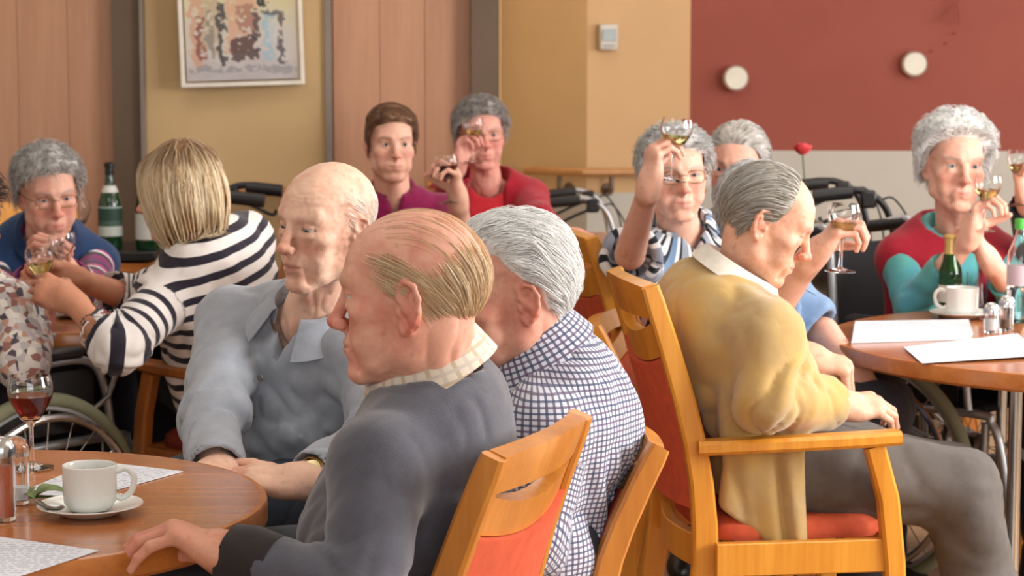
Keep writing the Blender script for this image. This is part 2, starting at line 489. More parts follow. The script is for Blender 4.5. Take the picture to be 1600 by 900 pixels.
# thermostat and the two round discs, twig decal
p = V(951, 58, 9.40)
t = empty('thermostat', p); tag(t, 'small grey wall thermostat on the sand-coloured bay', 'thermostat'); t.rotation_euler = (0, 0, math.atan2(p2[1] - p1[1], p2[0] - p1[0]))
MB().box((0, .012, 0), (.080, .045, .110), bev=.006).build('casing', plain('thermostat_casing', (196, 192, 184), .5), t)
MB().box((0, -.012, .008), (.062, .006, .050), bev=.002).build('display', plain('thermostat_display', (142, 150, 152), .3), t)
MB().box((0, -.012, -.036), (.050, .006, .014), bev=.002).build('button_row', plain('thermostat_buttons', (164, 160, 154), .5), t)
M['disc'] = plain('disc_white', (216, 212, 196), .6); M['disc_rim'] = plain('disc_rim', (150, 110, 98), .6)
for (px, py, lab) in ((1150, 122, 'lower of the two pale round discs on the brick-red wall'), (1429, 100, 'higher of the two pale round discs on the brick-red wall')):
    r = empty('wall_disc', V(px, py, 9.44 if px < 1300 else 9.41)); tag(r, lab, 'disc', 'round discs on the red wall')
    MB().lathe([(0, -.012), (.046, -.012), (.050, -.006), (.050, .05), (0, .05)], 32, R=rotx(math.pi / 2) @ np.diag([1, 1, -1.0])).build('disc', M['disc'], r)
    MB().lathe([(.050, -.008), (.056, -.008), (.056, .05), (.050, .05)], 32, R=rotx(math.pi / 2) @ np.diag([1, 1, -1.0]), close=True).build('rim', M['disc_rim'], r)
tw = empty('wall_decal', V(1495, 5, 9.385)); tag(tw, 'faint dark twig decal high on the brick-red wall', 'decal')
b = MB(); q0 = V(1495, 5, 9.385)
for pts in ([(1520, -60), (1495, 5), (1478, 25), (1468, 34)], [(1495, 5), (1499, 25), (1498, 38)]):
    b.tube([V(x, y, 9.385) - q0 for x, y in pts], .004, 6)
b.build('twig', plain('twig_brown', (138, 66, 52), .8), tw)
for (x, y) in ((1477, 68), (1454, 80), (1490, 52)):
    o = MB().lathe([(0, -.006), (.011, 0), (0, .006)], 8).build('leaf', bpy.data.materials['twig_brown'], tw); o.location = Vector(V(x, y, 9.385) - q0); o.scale = (1.2, .5, .7)
# ------------------------------------------------------------------ implicit surfaces for bodies and clothes
F = np.float32
from concurrent.futures import ThreadPoolExecutor
POOL = ThreadPoolExecutor(4)
_LAT = np.random.default_rng(5).random((32, 32, 32)).astype(F)
def n3(P):
    """value noise 0..1"""
    i = np.floor(P).astype(np.int32); f = (P - i).astype(F); f = f * f * (3 - 2 * f)
    x0, y0, z0 = (i[:, k] & 31 for k in range(3)); x1, y1, z1 = (x0 + 1) & 31, (y0 + 1) & 31, (z0 + 1) & 31
    fx, fy, fz = f[:, 0], f[:, 1], f[:, 2]
    a = _LAT[x0, y0, z0] * (1 - fx) + _LAT[x1, y0, z0] * fx
    b = _LAT[x0, y1, z0] * (1 - fx) + _LAT[x1, y1, z0] * fx
    c = _LAT[x0, y0, z1] * (1 - fx) + _LAT[x1, y0, z1] * fx
    d = _LAT[x0, y1, z1] * (1 - fx) + _LAT[x1, y1, z1] * fx
    return (a * (1 - fy) + b * fy) * (1 - fz) + (c * (1 - fy) + d * fy) * fz
def ridge(P):
    return 1 - np.abs(2 * n3(P) - 1)
def A3(*v): return np.array(v, F)
def length(q): return np.sqrt(np.einsum('ij,ij->i', q, q))
def rcone(P, a, b, ra, rb):
    a = np.asarray(a, F); ab = np.asarray(b, F) - a
    q = P - a; t = np.clip(q @ ab / max(float(ab @ ab), 1e-12), 0, 1)
    return length(q - t[:, None] * ab) - (ra + (rb - ra) * t)
def ell(P, c, r, R=None):
    q = P - np.asarray(c, F)
    if R is not None: q = q @ np.asarray(R, F)
    r = np.asarray(r, F); k0 = length(q / r); k1 = length(q / (r * r))
    return k0 * (k0 - 1) / np.maximum(k1, 1e-9)
def smin(a, b, k):
    h = np.clip(0.5 + 0.5 * (b - a) / k, 0, 1); return b + (a - b) * h - k * h * (1 - h)
def smax(a, b, k): return -smin(-a, -b, k)
def sstep(x, a, b):
    t = np.clip((x - a) / (b - a), 0, 1); return t * t * (3 - 2 * t)

def polygonize(fn, lo, hi, h, B=6, margin=.004):
    lo = np.asarray(lo, float) - 2 * h; hi = np.asarray(hi, float) + 2 * h
    nb = np.maximum(1, np.ceil((hi - lo) / h / B).astype(int))
    g = np.stack(np.meshgrid(*[np.arange(k) for k in nb], indexing='ij'), -1).reshape(-1, 3)
    cen = (lo + (g * B + (B - 1) / 2) * h).astype(F)
    dc = fn(cen)
    act = np.abs(dc) < B * h * 0.5 * 1.7321 * 1.2 + margin
    vol = np.broadcast_to(np.where(dc < 0, F(-1), F(1))[:, None], (len(g), B ** 3)).copy()
    loc = np.stack(np.meshgrid(*[np.arange(B)] * 3, indexing='ij'), -1).reshape(-1, 3)
    ga = g[act]
    if len(ga) == 0: return np.zeros((0, 3)), np.zeros((0, 4), int)
    pts = (lo + (ga[:, None, :] * B + loc[None]) * h).astype(F).reshape(-1, 3)
    out = np.empty(len(pts), F); CH = 24000
    def run(s): out[s:s + CH] = fn(pts[s:s + CH])
    list(POOL.map(run, range(0, len(pts), CH)))
    vol[act] = out.reshape(-1, B ** 3)
    vol = vol.reshape(*nb, B, B, B).transpose(0, 3, 1, 4, 2, 5).reshape(*(nb * B))
    ins = vol < 0
    i8 = ins.astype(np.uint8)
    s = i8[:-1] + i8[1:]; s = s[:, :-1] + s[:, 1:]; s = s[:, :, :-1] + s[:, :, 1:]
    cells = np.argwhere((s > 0) & (s < 8))
    if len(cells) == 0: return np.zeros((0, 3)), np.zeros((0, 4), int)
    offs = np.array([[a, b, c] for a in (0, 1) for b in (0, 1) for c in (0, 1)])
    cv = np.stack([vol[cells[:, 0] + o[0], cells[:, 1] + o[1], cells[:, 2] + o[2]] for o in offs], 1)
    acc = np.zeros((len(cells), 3)); cnt = np.zeros(len(cells))
    for a in range(8):
        for b in range(a + 1, 8):
            if np.abs(offs[a] - offs[b]).sum() != 1: continue
            va, vb = cv[:, a], cv[:, b]; m = (va < 0) != (vb < 0)
            t = np.where(m, va / np.where(m, va - vb, 1), 0)
            p = offs[a] + t[:, None] * (offs[b] - offs[a])
            acc += np.where(m[:, None], p, 0); cnt += m
    vert = lo + (cells + acc / cnt[:, None]) * h
    idx = np.full(s.shape, -1, np.int32); idx[cells[:, 0], cells[:, 1], cells[:, 2]] = np.arange(len(cells))
    quads = []
    for ax in range(3):
        sl0 = [slice(None)] * 3; sl1 = [slice(None)] * 3; sl0[ax] = slice(0, -1); sl1[ax] = slice(1, None)
        x = ins[tuple(sl0)] != ins[tuple(sl1)]
        e = np.argwhere(x); o1, o2 = (ax + 1) % 3, (ax + 2) % 3
        ok = (e[:, o1] > 0) & (e[:, o2] > 0) & (e[:, o1] < ins.shape[o1] - 1) & (e[:, o2] < ins.shape[o2] - 1)
        e = e[ok]
        def at(d1, d2):
            q = e.copy(); q[:, o1] -= d1; q[:, o2] -= d2; return idx[q[:, 0], q[:, 1], q[:, 2]]
        q = np.stack([at(1, 1), at(0, 1), at(0, 0), at(1, 0)], 1)
        fl = ~ins[e[:, 0], e[:, 1], e[:, 2]]
        q[fl] = q[fl][:, ::-1]
        quads.append(q)
    q = np.concatenate(quads); q = q[(q >= 0).all(1)]
    return vert, q

def raw_mesh(name, V_, Q, cols=None, pat=None, smooth=True):
    me = bpy.data.meshes.new(name)
    V_ = np.asarray(V_, np.float32); nv, nf = len(V_), len(Q); k = Q.shape[1]
    me.vertices.add(nv); me.vertices.foreach_set('co', V_.ravel())
    me.loops.add(nf * k); me.loops.foreach_set('vertex_index', Q.astype(np.int32).ravel())
    me.polygons.add(nf); me.polygons.foreach_set('loop_start', np.arange(0, nf * k, k, dtype=np.int32))
    me.polygons.foreach_set('loop_total', np.full(nf, k, np.int32))
    if smooth: me.polygons.foreach_set('use_smooth', np.ones(nf, bool))
    me.update(calc_edges=True)
    if cols is not None:
        a = me.color_attributes.new('col', 'FLOAT_COLOR', 'POINT')
        c = np.ones((nv, 4), np.float32); c[:, :3] = cols; a.data.foreach_set('color', c.ravel())
    if pat is not None:
        a = me.attributes.new('pat', 'FLOAT_VECTOR', 'POINT'); a.data.foreach_set('vector', np.asarray(pat, np.float32).ravel())
    return me

def frame_from(fwd, up=(0, 0, 1), pitch=0.0, roll=0.0):
    """columns right, forward, up; pitch>0 looks down, roll>0 leans to the right"""
    u = unit(up); f = np.array([fwd[0], fwd[1], fwd[2] if len(fwd) > 2 else 0.0], float)
    f = unit(f - u * (f @ u)); r = np.cross(f, u)
    p = math.radians(pitch); f, u = f * math.cos(p) - u * math.sin(p), u * math.cos(p) + f * math.sin(p)
    q = math.radians(roll); u, r = u * math.cos(q) + r * math.sin(q), r * math.cos(q) - u * math.sin(q)
    return np.stack([r, f, u], 1)

# ------------------------------------------------------------------ heads (local: x right, y forward, z up, metres)
def scalp_d(P, hp):
    w = hp.get('w', 1.0)
    Q = P.copy(); Q[:, 0] = np.abs(Q[:, 0]) / w
    d = ell(Q, (0, -.012, .042), (.075, .096, .083))
    d = smin(d, ell(Q, (0, .022, .032), (.065, .065, .062)), .03)
    d = smin(d, ell(Q, (0, .028, -.035), (.054, .055, .066)), .03)
    d = smin(d, rcone(Q, (.05, -.008, -.03), (.046, .002, -.064), .017, .016), .025)
    return d
EAR = [(0.004, -0.002), (-.008, .010), (-.009, .024), (.002, .033), (.015, .030), (.021, .017), (.019, .002), (.013, -.012), (.005, -.023), (-.004, -.029), (-.008, -.022)]
def head_d(P, hp, neck_base):
    w = hp.get('w', 1.0); age = hp.get('age', 1.0); full = hp.get('full', 1.0); ns = hp.get('nose', 1.0)
    Q = P.copy(); Q[:, 0] = np.abs(Q[:, 0]) / w
    d = scalp_d(P, hp)
    # jaw, chin, cheeks
    jw = hp.get('jaw', 1.0)
    d = smin(d, rcone(Q, (.046 * jw, .004, -.064), (.018, .066, -.098), .018, .015), .022)
    d = smin(d, ell(Q, (0, .079, -.098), (.021, .015, .016)), .018)
    d = smin(d, ell(Q, (.044, .056, -.012), (.023, .021, .018)), .018)
    d = smin(d, ell(Q, (.038, .056, -.046), (.022 * full, .024 * full, .030)), .02)
    d = smax(d, -ell(Q, (.086, .045, .036), (.016, .032, .030)), .03)
    # brow and sockets
    d = smin(d, rcone(Q, (.010, .0875, .031), (.046, .069, .033), .0085, .0075), .014)
    d = smax(d, -ell(Q, (.0325, .099, .010), (.0185, .021, .0125)), .012)
    # mouth mound, nose
    d = smin(d, ell(Q, (0, .079, -.062), (.029, .018, .024)), .016)
    nl = hp.get('nose_len', 1.0)
    tip = np.array([0, .0895 + .0235 * ns, -.006 - .018 * nl])
    d = smin(d, rcone(Q, (0, .0855, .022), tip + [0, -.004, .004], .0075, .0098), .012)
    d = smin(d, ell(Q, tip, (.0115 * ns, .0105, .0100)), .006)
    d = smin(d, ell(Q, tip + np.array([.0118 * ns, -.011, -.0035]), (.0072, .0105, .0080)), .005)
    d = smin(d, rcone(Q, tip + np.array([0, -.003, -.004]), (0, .0875, -.043), .0062, .0055), .006)
    d = smax(d, -ell(Q, tip + np.array([.0072, -.009, -.0110]), (.0032, .0055, .0036)), .003)
    # lips
    mo = hp.get('mouth', 0.0)
    d = smin(d, rcone(Q, (0, .0945, -.0575), (.023, .0835, -.0605), .0052, .0025), .005)
    d = smin(d, rcone(Q, (0, .0935, -.0680 - mo), (.021, .0835, -.0630 - mo * .4), .0060, .0025), .005)
    d = smax(d, -rcone(Q, (0, .1010, -.0622 - mo * .5), (.0245, .0875, -.0618 - mo * .3), .0022 + mo * .55, .0014), .002)
    d = smax(d, -ell(Q, (0, .0955, -.082), (.016, .006, .005)), .008)
    # eyelids: a ball with an almond opening
    eo = hp.get('eye', 0.0045); es = hp.get('eye_shift', 0.0)
    E = A3(.0315, .0715, .0115)
    lid = length(Q - E) - .0141
    alm = (np.sqrt(((Q[:, 0] - E[0]) / .0125) ** 2 + ((Q[:, 2] - E[2] - es) / eo) ** 2) - 1) * eo
    lid = smax(lid, -alm, .0012)
    d = smin(d, lid, .005)
    d = smax(d, -np.maximum(alm, length(Q - E) - .03), .001)
    if age > 0:
        d = smin(d, ell(Q, (.033, .0775, -.004), (.014, .007, .0052)), .007)                         # bags under the eyes
        d = smax(d, -rcone(Q, (.0175, .099, -.030), (.0325, .082, -.064), .0022 * age, .0022 * age), .007)   # nasolabial folds
        d = smax(d, -rcone(Q, (.028, .0795, -.070), (.027, .072, -.092), .0016 * age, .0016 * age), .006)
        d = smin(d, ell(Q, (.034, .046, -.083), (.014, .020, .012)), .014)                            # jowls
        cr = n3(P * A3(60, 60, 240) + 3) - .5
        d = d + cr * .0012 * age * sstep(P[:, 2], .035, .055) * sstep(P[:, 1], .03, .06)             # forehead lines
        wk = hp.get('wrinkle', .8)
        lo = sstep(-P[:, 2], -.005, .03) * sstep(P[:, 1], -.03, .02) * sstep(Q[:, 0], .015, .035)
        d = d + (ridge(np.stack([Q[:, 0] * 26 + P[:, 1] * 30 + n3(P * 30) * 1.2, P[:, 2] * 13, Q[:, 0] * 8], 1).astype(F)) ** 3 - .2) * .0036 * wk * lo
        d = d + (n3(P * 150) - .5) * .0009 * age + (n3(P * 70) - .5) * .0012 * age
    # ear
    es_ = hp.get('ear', 1.0); fl = math.radians(hp.get('flare', 24))
    oc = A3(.0735, -.012, -.004)
    bk = A3(math.sin(fl), -math.cos(fl), 0); up = A3(.10, -.16, 1); up = up / np.linalg.norm(up)
    nn = np.cross(bk, up) * 1.0; nn = nn if nn[0] > 0 else -nn
    q = Q - oc; e2 = np.stack([q @ bk, q @ up, q @ nn], 1).astype(F) / es_
    near = (np.abs(e2) < .06).all(1)
    ed = np.full(len(P), 1.0, F)
    if near.any():
        e = e2[near]
        x = ell(e, (.005, .002, -.001), (.0165, .0285, .0042))
        x = smin(x, ell(e, (-.003, -.023, .001), (.0085, .0100, .0042)), .006)
        hx = None
        for i in range(len(EAR) - 1):
            a, b = EAR[i], EAR[i + 1]
            c = rcone(e, (a[0], a[1], .0035), (b[0], b[1], .0035), .0036, .0036)
            hx = c if hx is None else smin(hx, c, .003)
        x = smin(x, hx, .0025)
        x = smin(x, rcone(e, (.011, .019, .003), (.008, -.012, .003), .0034, .0036), .004)
        x = smin(x, ell(e, (-.0095, -.006, .003), (.0040, .0060, .0045)), .004)
        x = smax(x, -ell(e, (-.0005, -.003, .006), (.0075, .0105, .0085)), .003)
        x = smin(x, rcone(e, (-.002, -.002, -.012), (.002, .0, -.002), .012, .010), .006)
        ed[near] = x * es_
    d = smin(d, ed, .006)
    # neck
    nb = np.asarray(neck_base, F); nr = hp.get('neck', .054)
    nk = rcone(P, (0, -.026, -.035), nb, nr, nr * 1.10)
    if age > .5:
        ax = unit(nb - np.array([0, .02, -.1]))
        sm = np.minimum(rcone(P, (.036, -.02, -.06), nb + A3(.016, .040, .01), .012, .010), rcone(P, (-.036, -.02, -.06), nb + A3(-.016, .040, .01), .012, .010))
        wt = rcone(P, (0, .042, -.094), nb + A3(0, .030, .03), .013, .012)
        nk = smin(nk, smin(sm, wt, .015), .02)
        nk = nk + (ridge(P * A3(45, 45, 14)) ** 2 - .3) * .0035
    else:
        nk = smin(nk, rcone(P, (0, .035, -.085), nb + A3(0, .035, 0), .016, .02), .03)
    d = smin(d, nk, .022)
    return d
def head_cols(P, hp):
    base = lin(hp.get('skin', (222, 172, 148))); red = lin(hp.get('red', (206, 128, 110))); age = hp.get('age', 1.0)
    Q = P.copy(); Q[:, 0] = np.abs(Q[:, 0]) / hp.get('w', 1.0); n = len(P)
    def blob(c, r): return np.exp(-((Q - A3(*c)) / A3(*r)) .__pow__(2).sum(1))
    k = .55 * blob((.042, .07, -.025), (.022, .03, .020)) + .75 * blob((0, .11, -.026), (.018, .022, .014)) + .35 * blob((0, .07, -.1), (.025, .03, .015))
    ear = blob((.083, -.018, -.002), (.014, .03, .04)); k = k + .6 * ear
    k = k + (.75 * (n3(P * 36) - .42) + .5 * (n3(P * 95 + 5) - .45)) * (.3 + .7 * age)
    k = np.clip(k, 0, 1)[:, None]
    c = base * (1 - k) + red * k
    sp = sstep(n3(P * 75 + 9), .78, .95) * .30 * age
    c = c * (1 - sp[:, None]) + lin((168, 112, 82)) * sp[:, None]
    lp = lin(hp.get('lip', (188, 104, 96)))
    mo = hp.get('mouth', 0)
    lm = np.exp(-((Q[:, 2] + .0625 + mo * .5) / (.0065 + mo)) ** 4) * np.exp(-(Q[:, 0] / .021) ** 4) * (P[:, 1] > .078)
    c = c * (1 - .7 * lm[:, None]) + lp * .7 * lm[:, None]
    er = np.exp(-((length(Q - A3(.0315, .078, .0115)) / .0125) ** 4)) * .35
    c = c * (1 - er[:, None]) + lin((196, 122, 106)) * er[:, None]
    br = hp.get('brow')
    if br is not None:
        zb = .0335 + .10 * (Q[:, 0] - .03) - 9 * (Q[:, 0] - .032) ** 2
        bm = np.exp(-((Q[:, 2] - zb) / .0042) ** 2) * sstep(Q[:, 0], .009, .016) * (1 - sstep(Q[:, 0], .047, .056)) * (P[:, 1] > .04) * (.6 + .6 * n3(P * 260))
        bm = np.clip(bm, 0, 1) * hp.get('brow_k', .8)
        c = c * (1 - bm[:, None]) + lin(br) * bm[:, None]
    st = hp.get('stubble')
    if st is not None:
        sm = sstep(-Q[:, 2], .02, .05) * sstep(P[:, 1], .0, .03) * .35
        c = c * (1 - sm[:, None]) + lin(st) * sm[:, None]
    return c

# ------------------------------------------------------------------ hands
FING = [(.031, .088, .0, (.044, .026, .021), .0092), (.0105, .094, .002, (.049, .031, .022), .0094), (-.010, .090, .001, (.045, .029, .021), .0089), (-.029, .080, -.002, (.035, .021, .018), .0078)]
def hand_d(P, pose):
    """local: y to the fingers, z out of the back of the hand, x to the thumb side"""
    curl = pose.get('curl', (25, 30, 18)); spread = pose.get('spread', 4); th = pose.get('thumb', (.75, .62, -.25)); tcurl = pose.get('tcurl', 20)
    per = pose.get('per', (1, 1, 1, 1))
    d = ell(P, (.002, .052, -.001), (.040, .052, .0155))
    d = smin(d, ell(P, (.0, .078, .002), (.040, .020, .0130)), .012)
    d = smin(d, rcone(P, (0, -.02, 0), (0, .02, 0), .026, .028), .03)
    d = smin(d, ell(P, (.024, .035, -.008), (.018, .030, .015)), .014)      # ball of the thumb
    d = smin(d, ell(P, (-.026, .035, -.006), (.014, .032, .013)), .014)
    for k, (x, y, z, L, r) in enumerate(FING):
        p = np.array([x, y, z]); a = 0.0; yaw = math.radians((1.5 - k) * spread)
        fd = None
        for s in range(3):
            a += math.radians(curl[s] * per[k])
            dr = np.array([math.sin(yaw) * math.cos(a), math.cos(yaw) * math.cos(a), -math.sin(a)])
            q = p + dr * L[s]
            c = rcone(P, p, q, r * (1.06 - .10 * s), r * (.98 - .12 * s))
            fd = c if fd is None else smin(fd, c, .003)
            p = q
        root = rcone(P, (x * .8, y - .03, z), (x, y, z), .011, r * 1.12)
        fd = smin(fd, root, .008)
        d = smin(d, fd, .0045)
    p = np.array([.026, .028, -.006]); dr = unit(th)
    td = None
    bend = unit(np.array([-.75, .35, -.35]))
    for s, (L, r0, r1) in enumerate(((.040, .0135, .0115), (.033, .0112, .0102), (.026, .0102, .0082))):
        if s: dr = unit(dr * math.cos(math.radians(tcurl)) + bend * math.sin(math.radians(tcurl)))
        q = p + dr * L
        c = rcone(P, p, q, r0, r1); td = c if td is None else smin(td, c, .004); p = q
    d = smin(d, td, .008)
    kn = n3(P * 120) - .5
    return d + kn * .0009
GRIP = dict(curl=(52, 62, 38), spread=2, thumb=(.55, .55, -.75), tcurl=22)
REST = dict(curl=(22, 30, 18), spread=5, thumb=(.72, .68, -.22), tcurl=14)
FIST = dict(curl=(70, 85, 50), spread=0, thumb=(.35, .6, -.8), tcurl=32)
FLAT = dict(curl=(8, 12, 8), spread=5, thumb=(.72, .68, -.15), tcurl=10)

# ------------------------------------------------------------------ materials that read colours stored on the meshes
def skin_material():
    k = NT('skin'); c = attr(k, 'col')
    nz = k.noise(220, 3, k.coords())
    c2 = k.mix(0.10, c, k.ramp(nz, [(0.3, (0.45, 0.22, 0.16, 1)), (0.7, (1, 0.85, 0.75, 1))]), 'OVERLAY')
    k.set(Base_Color=c2, Roughness=0.5, Specular_IOR_Level=0.35, Subsurface_Weight=0.12, Subsurface_Radius=(0.010, 0.004, 0.002), Subsurface_Scale=0.5)
    k.bump(k.noise(500, 3, k.coords()), 0.18, 0.001)
    return k.m
M['skin'] = skin_material()
def hair_material():
    k = NT('hair'); k.set(Base_Color=attr(k, 'col'), Roughness=0.42, Specular_IOR_Level=0.4)
    return k.m
M['hair'] = hair_material()
def eye_material(name, iris):
    k = NT(name); c = k.coords('Object')
    s = k.n('ShaderNodeSeparateXYZ'); k.l(c, s.inputs[0])
    r = k.math('SQRT', k.math('ADD', k.math('POWER', s.outputs[0], 2.0), k.math('POWER', s.outputs[2], 2.0)))
    f = k.math('MULTIPLY', r, 1 / .0125)
    col = k.ramp(f, [(0.0, (0.005, 0.005, 0.005, 1)), (0.20, (0.005, 0.005, 0.005, 1)), (0.24, rgba(iris)), (0.44, rgba(iris)), (0.52, rgba((206, 192, 184)))])
    k.set(Base_Color=col, Roughness=0.2, Specular_IOR_Level=0.3)
    return k.m
M['eye_blue'] = eye_material('blue_grey_eye', (84, 98, 110))
M['eye_brown'] = eye_material('brown_eye', (66, 44, 28))

def cloth(name, c, rough=0.85, var=0.10, weave=1100, bump=0.25, sheen=0.2, c2=None, mott=35, wrinkle=.22):
    k = NT(name); base = rgba(c)
    nz = k.noise(mott, 4, k.coords(), 0.65)
    lo = tuple(x * (1 - var) for x in base[:3]) + (1,); hi = tuple(min(1, x * (1 + var)) for x in base[:3]) + (1,)
    col = k.ramp(nz, [(0.3, lo), (0.7, hi)])
    if c2 is not None:
        col = k.mix(k.ramp(k.noise(9, 3, k.coords()), [(0.4, (0, 0, 0, 1)), (0.65, (1, 1, 1, 1))]), col, rgba(c2))
    k.set(Base_Color=col, Roughness=rough, Specular_IOR_Level=0.2, Sheen_Weight=sheen, Sheen_Roughness=0.5)
    wr = k.n('ShaderNodeTexNoise'); wr.inputs['Scale'].default_value = 11; wr.inputs['Detail'].default_value = 0; wr.inputs['Distortion'].default_value = .8
    k.l(k.coords(), wr.inputs['Vector'])
    cr = k.math('ABSOLUTE', k.math('SUBTRACT', wr.outputs[0], .5))
    b1 = k.n('ShaderNodeBump'); b1.inputs['Strength'].default_value = wrinkle; b1.inputs['Distance'].default_value = .02; k.l(cr, b1.inputs['Height'])
    b2 = k.n('ShaderNodeBump'); b2.inputs['Strength'].default_value = bump; b2.inputs['Distance'].default_value = .0012; k.l(k.noise(weave, 2, k.coords()), b2.inputs['Height'])
    k.l(b1.outputs[0], b2.inputs['Normal']); k.l(b2.outputs[0], k.b.inputs['Normal'])
    return k
def pat_uv(k):
    s = k.n('ShaderNodeSeparateXYZ'); k.l(attr(k, 'pat', 'Vector'), s.inputs[0])
    return s.outputs
def cloth_m(name, c, **kw): return cloth(name, c, **kw).m
def banded(k, coord, period, stops):
    """hard colour bands repeating along coord"""
    f = k.math('FRACT', k.math('DIVIDE', coord, period))
    return k.ramp(f, stops, 'CONSTANT')
def stripes(name, period, stops, axis=1, slant=0.0, wob=0.0):
    k = cloth(name, (200, 200, 200)); o = pat_uv(k)
    c = o[axis]
    if slant: c = k.math('ADD', c, k.math('MULTIPLY', k.math('MULTIPLY', o[1 - axis], k.math('SUBTRACT', 1.0, o[2])) if axis == 1 else o[1 - axis], slant))
    if wob: c = k.math('ADD', c, k.math('MULTIPLY', k.noise(7, 2, k.coords()), wob))
    c = k.math('ADD', c, 10.0)
    k.set(Base_Color=banded(k, c, period, stops)); return k.m
def checks(name, ground, lines, du, dv, wl=0.16):
    """fine tattersall check: ground colour with thin crossing lines (list of colours alternate)"""
    k = cloth(name, (200, 200, 200)); o = pat_uv(k)
    col = rgba(ground)
    for ax, per in ((0, du), (1, dv)):
        f = k.math('FRACT', k.math('DIVIDE', k.math('ADD', o[ax], 10.0), per))
        n = len(lines); st = []
        for i, c in enumerate(lines):
            st += [(i / n, (0, 0, 0, 1)), ((i + 1 - wl * n * .5 if False else i / n + (1 - wl) / n), (1, 1, 1, 1))]
        m = k.ramp(f, st, 'CONSTANT')
        lc = k.ramp(f, [(i / n, rgba(c)) for i, c in enumerate(lines)], 'CONSTANT')
        mm = k.math('MULTIPLY', m, 0.85)
        col = k.mix(mm, col, lc) if not isinstance(col, tuple) else k.mix(mm, col, lc)
    k.set(Base_Color=col); return k.m

